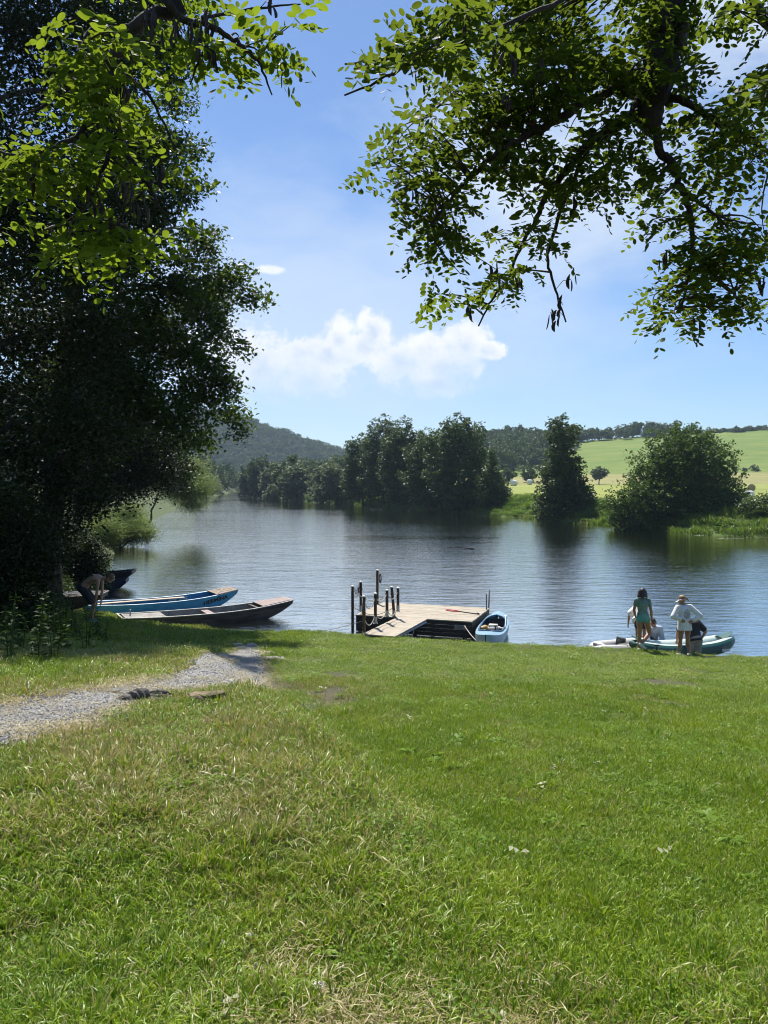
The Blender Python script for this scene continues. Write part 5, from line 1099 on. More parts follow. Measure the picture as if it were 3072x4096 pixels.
# ================================================================ inflatable kayaks at the lawn edge
M_GREEN = surface('green_rubber', (.028, .115, .095), (.02, .085, .07), .42, 4, .05)
M_MINT = surface('pale_rubber', (.56, .66, .61), (.48, .58, .54), .45, 5, .05)
M_GRUB = surface('grey_rubber', (.60, .58, .55), (.5, .485, .46), .5, 5, .05)
M_DGREY = surface('dark_fabric', (.05, .055, .06), (.03, .034, .038), .8, 9)
def inflatable(loc, rz, L, W, r, label, m_low, m_top, rise=.24, pitch=0):
    root = empty('inflatable_kayak', loc, rz); root.rotation_euler.y = pitch; tag(root, label, 'kayak', 'inflatable kayaks pulled up at the bank'); ns = 29
    def path_(sg): 
        out = []
        for i in range(ns):
            s = i / (ns - 1); e = abs(2 * s - 1); out.append(Vector(((s - .5) * L, sg * (W / 2 - r) * (1 - e ** 3.2) ** .7, r + rise * e ** 3.0)))
        return out
    rad = [r * (1 - .72 * abs(2 * i / (ns - 1) - 1) ** 7) for i in range(ns)]
    for sg in (1, -1):
        mb = MB(); P_ = path_(sg); mb.tube(P_, rad, 14); o = mb.build('side_tube', m_low, root, True)
        # upper panel: a sleeve lying over the crown of the tube
        V = []; kk = 9
        for i in range(1, ns - 1):
            t_ = (P_[i + 1] - P_[i - 1]).normalized(); sd_ = Vector((0, 0, 1)).cross(t_).normalized(); up_ = t_.cross(sd_)
            for k in range(kk): a = math.pi * ((.05 if sg < 0 else .36) + .59 * k / (kk - 1)); V.append(P_[i] + (sd_ * math.cos(a) + up_ * math.sin(a)) * (rad[i] + .004))
        mb = MB(); mb.add(V, [[i * kk + k, i * kk + k + 1, (i + 1) * kk + k + 1, (i + 1) * kk + k] for i in range(ns - 3) for k in range(kk - 1)]); mb.build('upper_panel', m_top, o, True)
        mb = MB(); mb.tube([P_[i] + Vector((0, sg * (rad[i] + .012), .03 + .05 * math.sin(i * 1.15) ** 2)) for i in range(4, ns - 4)], .009, 5); mb.build('grab_line', M_INK, o)
    mb = MB()
    for q in (-.5, 0, .5): mb.tube([((s - .5) * L * .9, q * (W - 2 * r) * .55 * (1 - abs(2 * s - 1) ** 4), .07 + rise * .8 * abs(2 * s - 1) ** 3.4) for s in np.linspace(0, 1, 15)], [(.06, .09)] * 15, 8, side=(0, 0, 1))
    mb.build('floor', M_GRUB, root, True)
    for s, sg in ((.14, -1), (.86, 1)):                                # end decks
        V = []; 
        for i in range(6):
            ss = s + sg * .13 * i / 5 if s > .5 else s - .13 * i / 5; e = abs(2 * ss - 1); ww = max(.02, (W / 2 - r) * max(0, 1 - e ** 3.2) ** .7); zz = 1.9 * r + rise * e ** 3.0
            V += [((ss - .5) * L, -ww, zz), ((ss - .5) * L, 0, zz + .04), ((ss - .5) * L, ww, zz)]
        mb = MB(); mb.add(V, [[i * 3 + k, (i + 1) * 3 + k, (i + 1) * 3 + k + 1, i * 3 + k + 1] for i in range(5) for k in range(2)]); mb.build('spray_deck', m_low, root, True)
    return root
k1p, k1q = Vector((6.55, 20.25, .06)), Vector((9.55, 20.95, .06)); dv = k1q - k1p; mid = (k1p + k1q) / 2
kay = inflatable((mid.x, mid.y, .07), math.atan2(dv.y, dv.x), dv.length, .98, .185, 'green inflatable kayak with pale inner tubes, its dark prow pointing away from the others', M_GREEN, M_MINT)
mb = MB(); mb.box((.98, -.485, .20), (.22, .012, .07), Matrix.Rotation(R(-4), 4, 'Z'), 0, .004); mb.build('label_patch', M_WHITE, kay)
for x in ():
    mb = MB(); mb.tube([(x, -.26, .20), (x + .06, -.26, .42), (x + .08, -.22, .5), (x + .08, .22, .5), (x + .06, .26, .42), (x, .26, .20)], .05, 8); mb.box((x + .03, 0, .34), (.05, .46, .26), None, 0, .015); mb.build('backrest', M_DGREY, kay, True)
k2p, k2q = Vector((5.7, 20.85, .06)), Vector((7.4, 21.5, .06)); dv = k2q - k2p; mid = (k2p + k2q) / 2
kay2 = inflatable((mid.x, mid.y, .02), math.atan2(dv.y, dv.x), dv.length, .95, .15, 'light grey inflatable kayak lying behind the bent person, ribbed pale end on the grass', M_GRUB, M_GRUB, .07)
mb = MB(); mb.tube([(.0, -.15, .2), (.03, -.15, .40), (.03, .15, .40), (.0, .15, .2)], .04, 8); mb.box((.01, 0, .31), (.04, .28, .16), None, 0, .015); mb.build('backrest', M_DGREY, kay2, True)
bm = bmesh.new(); bmesh.ops.create_icosphere(bm, subdivisions=3, radius=1)
for v in bm.verts: v.co = Vector((v.co.x * .22, v.co.y * .16, max(-.4, v.co.z) * .13)) * (1 + .12 * math.sin(8 * v.co.x) * math.sin(6 * v.co.y))
me = bpy.data.meshes.new('gear_bag'); bm.to_mesh(me); bm.free(); o = link('gear_bag', me, surface('olive_cloth', (.10, .11, .085), (.06, .065, .05), .8, 12, .3), None, True); o.location = at(624, 648.0, 20.9); tag(o, 'olive grey gear bag lying on the pale end of the grey kayak', 'bag')
mb = MB(); P_ = [at(666.5, 645.5, 20.4), at(669, 648, 20.35), at(672, 651, 20.3), at(676, 651.6, 20.3)]; mb.tube(P_, [(.045, .010)] * 4, 6, side=(0, 0, 1)); tag(mb.build('red_strap', surface('red_webbing', (.50, .02, .04), (.4, .02, .03), .7, 20)), 'red strap hanging over the pale tube of the kayak', 'strap')
vp = empty('air_pump', at(656.5, 657, 19.9)); tag(vp, 'black foot of an air pump standing in front of the kayak', 'pump'); mb = MB(); mb.tube([(0, 0, -.02), (0, 0, .3)], [.035, .028], 10); mb.build('cylinder', M_DGREY, vp, True); mb = MB(); mb.tube([(-.07, 0, .31), (.07, 0, .31)], .018, 8); mb.build('handle', M_INK, vp, True); mb = MB(); mb.box((0, 0, .0), (.2, .12, .02), None, 0, .005); mb.build('foot_plate', M_INK, vp)
paddle(at(686.5, 656.5, 20.1) , at(722, 642.5, 20.6), 'silver paddle lying slantwise across the green kayak', .14, .05)
paddle(at(628, 655.5, 20.0), at(641, 647.5, 20.6), 'dark shafted paddle resting on the grey kayak beside the backrest', .12, .04, M_DGREY)

# ================================================================ stones, driftwood, bales
def rock(name, p, dims, seed, mat, lab, cat='rock', flat=0.0, group=None, rz=0.0):
    r = np.random.default_rng(seed); bm = bmesh.new(); bmesh.ops.create_icosphere(bm, subdivisions=4, radius=1); o3 = r.random(3) * 9
    for v in bm.verts:
        q = v.co; f = 1 + .22 * math.sin(2.3 * q.x + o3[0]) * math.sin(2.9 * q.y + o3[1]) + .12 * math.sin(5.1 * q.z + o3[2] + 3 * q.x) + .07 * math.sin(11 * q.y + 7 * q.x + o3[0]) + .04 * math.sin(19 * q.x + 13 * q.z + o3[1])
        zz = q.z * f
        if flat: zz = min(zz, flat + .10 * (zz - flat))
        v.co = Vector((q.x * f * dims[0], q.y * f * dims[1], zz * dims[2]))
    me = bpy.data.meshes.new(name); bm.to_mesh(me); bm.free(); o = link(name, me, mat, None, False); o.location = p; o.rotation_euler = (0, 0, rz); tag(o, lab, cat, group); return o
M_SLAB = surface('slab_stone', (.38, .35, .30), (.28, .255, .22), .9, 7, .5)
M_ROCK = surface('dark_rock', (.12, .108, .09), (.045, .04, .034), .9, 9, .9)
M_STUMP = surface('mossy_stump', (.20, .15, .08), (.07, .06, .03), .95, 9, 1.0)
def gpx(px, py): p = onground(px, py); return Vector((p.x, p.y, NH(p.x, p.y)))
GS = 'flat stepping stones at the end of the path'
for k, (px, py, w_, lab) in enumerate(((236, 646.5, .30, 'pale stepping stone farthest out towards the water'), (252, 647.5, .26, 'pale flat slab just beyond the path end'), (246, 651.5, .42, 'widest pale slab lying across the path end'), (219, 657.5, .40, 'single pale slab on the shaded side of the path'), (264, 654.5, .40, 'upper of two flat slabs in the grass beside the path end'), (270, 660, .40, 'lower of two flat slabs in the grass beside the path end'), (243.5, 640.5, .16, 'smallest slab set in the grass beyond the path end'))):
    rock('stepping_stone', gpx(px, py) + Vector((0, 0, .0)), (w_ * .62, .30 * (1 + .2 * (k % 3)), .06), 20 + k, M_SLAB, lab, 'stone', .35, GS, .3 * k)
for k, (px, py, dm, lab) in enumerate(((136, 703, (.17, .13, .13), 'dark jagged rock at the path edge, nearest to the path middle'), (157, 701.5, (.20, .13, .11), 'long dark rock lying next to the jagged one'), (147, 703, (.14, .1, .07), 'small rock wedged between two dark rocks'), (159.5, 697.8, (.07, .06, .07), 'small dark stone on the gravel above the rocks'), (229, 687.5, (.17, .1, .08), 'pale low stone at the far grass edge of the path'), (183, 685.8, (.035, .03, .03), 'lone dark pebble in the middle of the gravel'))):
    rock('path_rock', gpx(px, py) + Vector((0, 0, dm[2] * .2)), tuple(q_ * .72 for q_ in dm), 40 + k, M_ROCK if k != 4 else M_SLAB, lab, 'rock', 0, 'rocks along the gravel path', k * .7)
rock('tree_stump', gpx(207, 704.5) + Vector((0, 0, .06)), (.16, .12, .11), 51, M_STUMP, 'weathered mossy stump in the grass beside the path', 'stump', .45)
mb = MB(); p = gpx(118, 697.5); mb.tube([p + Vector((-.13, .05, .035)), p + Vector((0, 0, .04)), p + Vector((.14, -.07, .035))], [.018, .022, .014], 6); tag(mb.build('stick', M_STUMP), 'short brown stick lying on the gravel path', 'stick')
M_CHIP = surface('pale_stone', (.66, .63, .56), (.5, .47, .42), .8, 12)
for k, (px, py, s_, lab) in enumerate(((180.5, 967, .020, 'white pebble upper of two bright chips in the worn grass'), (250, 945, .03, 'white oblong chip standing in the grass'), (223, 952, .024, 'white rounded chip in the grass'), (52, 1007, .022, 'white pebble near the bottom corner of the lawn'), (178.5, 1006, .022, 'white angular stone on the bare earth'), (322, 993, .022, 'pale angular stone on the bare soil'), (319, 997, .03, 'pale flat stone on the bare soil'))):
    q = gpx(px, py); rock('stone_chip', q + Vector((0, 0, s_ * .5 + .02)), (s_ * .8, s_ * .6, s_ * .6), 60 + k, M_CHIP, lab, 'stone', 0, 'pale chips of stone in the lawn', k)
mb = MB(); a, b = at(447, 546.8, 56.2), at(472.5, 551.3, 55.2); a.z = .03; b.z = .04; c = a.lerp(b, .55) + Vector((0, .1, .05)); mb.tube([a, c, b, b + Vector((.12, -.02, .03))], [.015, .03, .045, .035], 6); mb.tube([c, c + Vector((-.4, .3, .12))], [.02, .008], 5); tag(mb.build('driftwood', M_BARKD), 'bare branch drifting on the open river', 'driftwood')
# leaves and foam drifting on the water by the far bank
r = np.random.default_rng(5); n = 42; P_ = np.array([tuple(onz(px, py, .012)) for px, py in zip(np.concatenate([r.normal(726, 5, 20), r.normal(700, 4, 14), r.normal(740, 3, 8)]), np.concatenate([r.normal(538.5, .35, 20), r.normal(535.6, .3, 14), r.normal(538.7, .3, 8)]))]); V, F = quads(P_, .16, .8, r, 1.0, None, 0.0)
tag(link('drifting_leaves', np_mesh('drifting_leaves', V, F), M_CHIP), 'pale leaves drifting on the river below the dome-shaped tree', 'leaves', kind='stuff')
M_HAY = surface('hay', (.40, .33, .19), (.26, .21, .115), .95, 6, .6, (1, 4, 4)); M_WRAP = surface('bale_wrap', (.70, .70, .68), (.6, .6, .58), .5, 4)
def bale(px, py, d_, dia, lab, mat, rz):
    x = at(px, 500, d_).x; z = FH(x, d_); root = empty('hay_bale', (x, d_, z), rz); tag(root, lab, 'hay bale', 'round hay bales in the meadow'); mb = MB(); q = dia / 2; mb.tube([(-.62, 0, q - .03), (-.58, 0, q - .03), (.58, 0, q - .03), (.62, 0, q - .03)], [q * .92, q, q, q * .92], 20); mb.build('roll', mat, root, True)
    for s in (-.62, .62):
        mb = MB(); pts = [(s + .012 * (1 if s > 0 else -1), q * .88 * t_ * math.cos(t_ * 22), q - .03 + q * .88 * t_ * math.sin(t_ * 22)) for t_ in np.linspace(.05, 1, 60)]; mb.tube(pts, .02, 4); mb.build('spiral_end', mat, root)
    return root
bale(751, 492, 158, 1.55, 'tan round hay bale near the photo edge beside the dome-shaped tree', M_HAY, R(70)); bale(748.5, 498.5, 118, 1.25, 'pale wrapped bale half hidden behind the bush below the tan bale', M_WRAP, R(20)); bale(505, 497, 138, 1.3, 'white wrapped bale at the bank edge beside the conical tree', M_WRAP, R(8)); bale(514, 484.5, 215, 1.6, 'pale bale in the middle of the mown meadow', M_WRAP, R(40)); bale(512, 482, 252, 1.6, 'pale bale on the far side of the mown meadow', M_WRAP, R(80)); bale(529.5, 482, 248, 1.7, 'bale lying under the small meadow tree', M_WRAP, R(20)); bale(348, 493.5, 208, 1.5, 'dark little bale seen between lone willow and alder clump', M_HAY, R(20))

# ================================================================ plants at the lawn edge
def leafy_plant(h, nl, ls, seed, mat, name='nettle_plant'):
    r = np.random.default_rng(seed); root = empty(name, (0, 0, 0)); mb = MB(); tops = [];
    for q in range(4):
        a = r.random() * 6.28; ln = .18 * h * (.3 + r.random()); hh = h * (.7 + .4 * r.random()); P_ = [Vector((.04 * math.cos(a) + ln * math.cos(a) * s * s, .04 * math.sin(a) + ln * math.sin(a) * s * s, hh * s)) for s in (0, .3, .6, .85, 1)]; mb.tube(P_, [.006, .006, .005, .004, .002], 5); tops.append(P_)
    mb.build('stem', M_NETTLE, root)
    Pn = []; Ax = []; S = []
    for P_ in tops:
        P_ = np.array([tuple(p) for p in P_])
        for k in range(nl):
            s = .12 + .88 * k / nl; p = np.array([np.interp(s, (0, .3, .6, .85, 1), P_[:, j]) for j in range(3)])
            for sg in (0, math.pi): 
                a = k * math.pi / 2 + sg + r.normal(0, .25); dv_ = np.array([math.cos(a), math.sin(a), r.uniform(-.5, .25)]); l_ = ls * (1.1 - .6 * s) * r.uniform(.8, 1.2); Pn.append(p + dv_ * l_ * .6); Ax.append(dv_); S.append(l_)
    V, F = quads(np.array(Pn), np.array(S), .52, r, .7, np.array(Ax)); link('leaves', np_mesh('leaves', V, F), mat, root); return root
pl = [leafy_plant(.85, 9, .13, 1, M_NETTLE), leafy_plant(1.15, 12, .14, 2, M_NETTLE), leafy_plant(.6, 7, .12, 3, M_BUSH), leafy_plant(.8, 8, .11, 4, M_NETTLE)]
spots = [(px, py, k) for k, (px, py) in enumerate(((88, 623, ), (70, 632), (56, 640), (78, 641), (40, 648), (98, 640), (22, 655), (12, 640), (62, 655), (30, 636), (8, 662), (48, 626), (86, 652), (104, 648), (66, 618), (36, 664), (4, 648), (54, 662), (75, 606), (60, 600), (92, 600), (102, 592), (84, 590)))]
rr = random.Random(9); used = [False] * 4
for px, py, k in spots:
    i = rr.randrange(4); o = pl[i] if not used[i] else copy_tree(pl[i]); used[i] = True
    q = gpx(px, py); o.location = q - Vector((0, 0, .03)); o.rotation_euler = (0, 0, rr.uniform(0, 6)); s_ = rr.uniform(.75, 1.2); o.scale = (s_, s_, s_); tag(o, 'leafy nettle growing in the shaded verge between path and wood', 'plant', 'nettles in the shaded verge')
for i in range(4):
    if not used[i]:
        for ch in list(pl[i].children): bpy.data.objects.remove(ch)
        bpy.data.objects.remove(pl[i])
r = np.random.default_rng(8)   # low dark undergrowth under the trees
V, F = leaflets(260, .5, .085, .03, .45, 201); u1 = src('undergrowth_clump', V, F, M_NETTLE); V, F = leaflets(200, .45, .07, .02, .3, 202); u2 = src('undergrowth_clump', V, F, M_DARK); V, F = blades(90, .35, .2, .6, .012, .8, 203); u3 = src('undergrowth_clump', V, F, M_GRASS)
x = r.uniform(-24, -4.2, 5200); y = r.uniform(9, 48, 5200); sd = sdist(x, y, near_shore, near_poly); pd = path_d(x, y); lim = np.interp(y, [9, 12, 15, 18, 21, 24, 27, 34], [-6.8, -6.6, -7.0, -8.0, -9.2, -10.8, -11.8, -12.5]) + (fbm(x, y, 1.5, 3, 3) - .5) * 2.0
k_ = (sd > .3) & (x < lim) & (pd > .6); x, y = x[k_], y[k_]; n = len(x); s_ = .8 + .7 * r.random(n)
scatter('undergrowth', np.column_stack([x, y, near_h(x, y) - .03]), np.column_stack([r.normal(0, .15, n), r.normal(0, .15, n), r.random(n) * 6.28]), np.column_stack([s_, s_, s_]), r.choice([0, 1, 2], n, p=[.4, .4, .2]), [u1, u2, u3], {'dry': .15 + .5 * (fbm(x, y, 1.2, 3, 5) > .6)}, 'low leafy undergrowth in the shade of the near bank wood', 'undergrowth')

# the air itself: light summer haze
mb = MB(); mb.box((0, 620, 72), (2700, 1600, 160)); hz = mb.build('haze', None); m, nt = newmat('haze_air'); t = NT(nt)
v = nt.nodes.new('ShaderNodeVolumePrincipled'); v.inputs['Color'].default_value = (.66, .83, 1.0, 1); v.inputs['Density'].default_value = .00022; v.inputs['Anisotropy'].default_value = .0
t.out(None, v.outputs[0]); hz.data.materials.append(m); tag(hz, 'thin summer haze filling the valley', 'haze', kind='stuff')
# ================================================================ people
M_SKIN = surface('skin', (.36, .20, .13), (.31, .165, .105), .5, 9)
M_SKINT = surface('tanned_skin', (.38, .20, .115), (.31, .155, .088), .5, 9)
M_HAIRD = surface('dark_hair', (.022, .014, .011), (.04, .026, .02), .5, 26, .5, (1, 1, .3))
M_HAIRB = surface('blond_hair', (.34, .21, .10), (.22, .13, .06), .5, 26, .5, (1, 1, .3))
M_HAIRL = surface('light_brown_hair', (.22, .13, .07), (.13, .075, .04), .55, 30, .6)
M_TEAL = surface('teal_swimsuit', (.15, .25, .205), (.115, .20, .165), .7, 12, .1); M_TEALB = surface('turquoise_trunks', (.12, .36, .33), (.09, .29, .27), .6, 12, .1)
M_SHIRT = surface('white_cotton', (.80, .79, .76), (.70, .69, .67), .85, 7, .25); M_GREYS = surface('pale_blue_cotton', (.52, .57, .66), (.44, .49, .58), .85, 7, .2)
M_BLACKC = surface('black_cotton', (.016, .016, .018), (.03, .03, .034), .85, 9, .2); M_KHAKI = surface('grey_shorts', (.33, .32, .29), (.26, .25, .23), .85, 9, .2)
M_SHOEW = surface('white_shoe', (.74, .74, .72), (.6, .6, .58), .6, 12); M_SHOEB = surface('light_blue_shoe', (.30, .52, .62), (.22, .42, .52), .6, 12); M_PRINT = surface('shirt_print', (.36, .34, .38), (.52, .50, .52), .85, 16)
def solid(name, mb, mat, parent=None, vox=.011, smooth=3, loc=None, cut=None):
    """fuse the overlapping tapered shapes into one continuous skin"""
    me = bpy.data.meshes.new(name); me.from_pydata(mb.v, [], mb.f); o = bpy.data.objects.new(name, me); C.objects.link(o)
    bm = bmesh.new(); bm.from_mesh(me); bmesh.ops.recalc_face_normals(bm, faces=bm.faces[:]); bm.to_mesh(me); bm.free()
    m1 = o.modifiers.new('r', 'REMESH'); m1.mode = 'VOXEL'; m1.voxel_size = vox; m2 = o.modifiers.new('s', 'SMOOTH'); m2.factor = .5; m2.iterations = smooth
    dg = bpy.context.evaluated_depsgraph_get(); me2 = bpy.data.meshes.new_from_object(o.evaluated_get(dg)); bpy.data.objects.remove(o); bpy.data.meshes.remove(me)
    if cut:
        bm = bmesh.new(); bm.from_mesh(me2)
        for (co, no) in cut: bmesh.ops.bisect_plane(bm, geom=bm.verts[:] + bm.edges[:] + bm.faces[:], plane_co=co, plane_no=no, clear_outer=True)
        bm.to_mesh(me2); bm.free()
    me2.name = name; me2.materials.clear(); return link(name, me2, mat, parent, True)
def hand(mb, wr, d, palm_n, thumb, s=1.0, curl=.5):
    """palm, four unequal bent fingers and a thumb leaving the palm's side"""
    wr, d, nrm, th = Vector(wr), Vector(d).normalized(), Vector(palm_n), Vector(thumb); nrm = (nrm - d * nrm.dot(d)).normalized(); th = (th - d * th.dot(d) - nrm * th.dot(nrm)).normalized()
    pe = wr + d * .085 * s
    for k in (-1, -.33, .33, 1): mb.capsule(wr + th * .012 * k * s, pe + th * .030 * k * s, .016 * s, .013 * s, 8)
    for k, (off, ln) in enumerate(((.033, .066), (.011, .074), (-.011, .069), (-.032, .054))):
        p = pe + th * off * s; a = d; c_ = curl * (.7 + .15 * k)
        for q in range(3): a = (a * math.cos(c_ * .55) + nrm * math.sin(c_ * .55)).normalized(); p2 = p + a * ln * s * (.45, .32, .25)[q]; mb.capsule(p, p2, (.0095 - .001 * q) * s, (.009 - .001 * q) * s, 8); p = p2
    p = wr + d * .03 * s + th * .028 * s; a = (d * .75 + th * .65).normalized()
    for q in range(2): p2 = p + a * .036 * s; mb.capsule(p, p2, .0115 * s, .010 * s, 8); p = p2; a = (a + d * .3 + nrm * .25).normalized()
def oval(mb, pts, side, seg=18):
    """closed loft through (point, half width, half depth)"""
    P_ = [Vector(p[0]) for p in pts]; mb.tube(P_, [(p[1], p[2]) for p in pts], seg, side=side)
def figure(J, s=1.0, skin=None, loc=(0, 0, 0), label='', fem=False, rz=0.0, curl=.5, torso_k=1.0):
    """J: joints in metres. returns the person (one continuous body)"""
    V = {k: Vector(v) for k, v in J.items()}; mb = MB(); up = (V['neck'] - V['pelvis']).normalized(); side = (V['shR'] - V['shL']).normalized(); hs = (V['hipR'] - V['hipL']).normalized(); fw = up.cross(-side).normalized()
    pv, nk = V['pelvis'], V['neck']; ch = pv.lerp(nk, .66) + (V.get('bend', Vector((0, 0, 0)))); wa = pv.lerp(nk, .33) + V.get('bend', Vector((0, 0, 0))) * .7
    hw = .155 if fem else .155; ww = .112 if fem else .135; cw = .138 if fem else .170
    oval(mb, [(pv - up * .10, hw * .55 * s, .08 * s), (pv - up * .03, hw * s, .115 * s), (pv + up * .05, hw * .97 * s, .11 * s), (wa, ww * s, .09 * s), (wa.lerp(ch, .5), (ww + cw) / 2 * s, .10 * s), (ch, cw * s, .11 * s), (ch.lerp(nk, .55), cw * .88 * s, .09 * s), (nk - up * .005, .06 * s, .055 * s)], tuple(side))
    mb.capsule(nk - up * .05 * s, V['head'] - (V['head'] - nk) * .3, .054 * s, .05 * s)
    for a in 'LR':
        sh, el, wr = V['sh' + a], V['el' + a], V['wr' + a]
        mb.capsule(ch.lerp(nk, .6), sh, .06 * s, .052 * s); mb.capsule(sh, sh.lerp(el, .45), .054 * s, .046 * s); mb.capsule(sh.lerp(el, .45), el, .046 * s, .038 * s); mb.capsule(el, el.lerp(wr, .35), .038 * s, .039 * s); mb.capsule(el.lerp(wr, .35), wr, .039 * s, .025 * s)
        hd = V.get('hd' + a, (wr - el)); hand(mb, wr, hd, V.get('pn' + a, fw), V.get('th' + a, -side if a == 'R' else side), s * .95, curl)
        hp, kn, an = V['hip' + a], V['kn' + a], V['an' + a]
        mb.capsule(hp, hp.lerp(kn, .4), .090 * s, .080 * s); mb.capsule(hp.lerp(kn, .4), kn, .080 * s, .054 * s); cv = kn.lerp(an, .32) - V.get('shin' + a, fw) * .018 * s; mb.capsule(kn, cv, .052 * s, .056 * s); mb.capsule(cv, an, .056 * s, .036 * s)
        tf = V['toe' + a]; mb.capsule(an - (tf - an).normalized() * .03 * s - Vector((0, 0, .02)), an.lerp(tf, .55), .036 * s, .036 * s, 10); mb.capsule(an.lerp(tf, .5), tf, .034 * s, .024 * s, 10)
    # head with a face
    h = V['head']; hf = V['face'].normalized(); hu = (h - nk).normalized(); hu = (V['crown'].normalized() if 'crown' in V else hu); hu = (hu - hf * hu.dot(hf)).normalized(); hr = hf.cross(hu)
    Mh = Matrix((hr, hf, hu)).transposed(); E = lambda x, y, z: h + Mh @ Vector((x, y, z)) * s
    mb.ellipsoid(E(0, -.01, .03), (.076 * s, .095 * s, .10 * s), Mh); mb.ellipsoid(E(0, .022, -.045), (.058 * s, .072 * s, .075 * s), Mh); mb.capsule(E(0, .092, .005), E(0, .108, -.028), .010 * s, .015 * s, 8)
    for sg in (1, -1):
        mb.ellipsoid(E(.078 * sg, -.005, -.005), (.012 * s, .024 * s, .034 * s), Mh, 10, 8); mb.ellipsoid(E(.03 * sg, .082, .018), (.014 * s, .01 * s, .009 * s), Mh, 8, 6); mb.capsule(E(.012 * sg, .09, .034), E(.045 * sg, .08, .036), .007 * s, .006 * s, 6)
    mb.capsule(E(-.02, .088, -.062), E(.02, .088, -.062), .0085 * s, .0085 * s, 8); mb.capsule(E(-.016, .086, -.074), E(.016, .086, -.074), .009 * s, .009 * s, 8)
    o = solid('person', mb, skin or M_SKIN, None, .0085, 2); o.location = loc; o.rotation_euler = (0, 0, rz); tag(o, label, 'person')
    # eyes and lips as small parts of their own look
    mb = MB()
    for sg in (1, -1): mb.ellipsoid(E(.03 * sg, .0905, .016), (.010 * s, .004 * s, .005 * s), Mh, 8, 6)
    mb.build('eyes', M_INK, o, True)
    ctx = dict(V=V, up=up, side=side, fw=fw, pv=pv, nk=nk, ch=ch, wa=wa, hw=hw, ww=ww, cw=cw, E=E, Mh=Mh, s=s); return o, ctx
def shirt(o, c, mat, sleeve=.0, drop=.12, infl=.018, flare=1.0, name='shirt', tight=False):
    mb = MB(); s = c['s']; k = infl; up, side = c['up'], c['side']; pv, nk, ch, wa = c['pv'], c['nk'], c['ch'], c['wa']; hw, ww, cw = c['hw'], c['ww'] if tight else max(c['ww'], c['hw'] * .93), c['cw']
    base = pv - up * drop + (Vector((0, 0, -.0)))
    oval(mb, [(base, hw * s * flare + k, .115 * s * flare + k), (pv.lerp(base, .5), (hw * s + k) * (1 + (flare - 1) * .5), (.115 * s + k)), (pv + up * .05, hw * s * .98 + k, .115 * s + k), (wa, ww * s + k, .10 * s + k), (wa.lerp(ch, .5), (ww + cw) / 2 * s + k, .105 * s + k), (ch, cw * s + k, .115 * s + k), (ch.lerp(nk, .6), cw * .86 * s + k, .09 * s + k * .8), (nk - up * .012, .068 * s, .062 * s)], tuple(side))
    for a in 'LR':
        V = c['V']; sh, el, wr = V['sh' + a], V['el' + a], V['wr' + a]; mb.capsule(ch.lerp(nk, .6), sh, .06 * s + k * .7, .056 * s + k * .7)
        if sleeve > 0:
            f = min(1, sleeve * 2); mb.capsule(sh, sh.lerp(el, f), .056 * s + k * .7, .05 * s + k)
            if sleeve > .5: g = (sleeve - .5) * 2; mb.capsule(el, el.lerp(wr, g), .046 * s + k, .034 * s + k * .8)
    return solid(name, mb, mat, o, .012, 3)
def shorts(o, c, mat, length=.5, infl=.014, name='shorts', top=.06):
    mb = MB(); s = c['s']; V = c['V']; pv, up = c['pv'], c['up']; k = infl
    oval(mb, [(pv - up * .12, c['hw'] * .7 * s + k, .10 * s + k), (pv - up * .03, c['hw'] * s + k, .118 * s + k), (pv + up * top, c['hw'] * .96 * s + k, .112 * s + k)], tuple(c['side']))
    for a in 'LR':
        hp, kn = V['hip' + a], V['kn' + a]; q = hp.lerp(kn, length); mb.capsule(hp, q, .092 * s + k, (.09 - .03 * length) * s + k * 1.3)
    return solid(name, mb, mat, o, .012, 3)
def shoes(o, c, mat):
    for a in 'LR':
        V = c['V']; an, tf = V['an' + a], V['toe' + a]; s = c['s']; mb = MB(); d_ = (tf - an).normalized(); mb.capsule(an - d_ * .035 * s - Vector((0, 0, .022)), an.lerp(tf, .5) - Vector((0, 0, .006)), .044 * s, .044 * s); mb.capsule(an.lerp(tf, .5) - Vector((0, 0, .006)), tf, .044 * s, .034 * s); solid('shoe', mb, mat, o, .009, 2)
def hair(o, c, mat, kind):
    E, Mh, s = c['E'], c['Mh'], c['s']; mb = MB(); r = random.Random(3)
    if kind == 'bob':
        mb.ellipsoid(E(0, -.022, .045), (.098 * s, .112 * s, .105 * s), Mh)
        for k in range(13): a = math.pi * (-.12 + 1.24 * k / 12); x, y = math.cos(a), -math.sin(a); mb.capsule(E(x * .078, y * .085 - .01, .05), E(x * .112, y * .112 - .01, -.085 + r.uniform(-.015, .015)), .036 * s, .026 * s, 8)
    elif kind == 'short':
        mb.ellipsoid(E(0, -.02, .045), (.088 * s, .102 * s, .098 * s), Mh); mb.ellipsoid(E(0, -.045, -.01), (.078 * s, .07 * s, .07 * s), Mh)
        for k in range(26): th = r.uniform(0, 1.3); a = r.uniform(0, 6.28); v = Vector((math.sin(th) * math.cos(a), math.sin(th) * math.sin(a) - .15, math.cos(th))); mb.capsule(E(v.x * .075, v.y * .09 - .015, .045 + v.z * .085), E(v.x * .10 + r.uniform(-.012, .012), v.y * .115 - .015, .045 + v.z * .108 + r.uniform(-.01, .01)), .014 * s, .008 * s, 6)
    elif kind == 'bun':
        mb.ellipsoid(E(0, -.018, .04), (.088 * s, .104 * s, .10 * s), Mh); mb.ellipsoid(E(.05, -.10, .02), (.05 * s, .05 * s, .045 * s), Mh); mb.capsule(E(.06, -.11, .0), E(.09, -.15, -.05), .03 * s, .012 * s)
    return solid('hair', mb, mat, o, .009, 1)

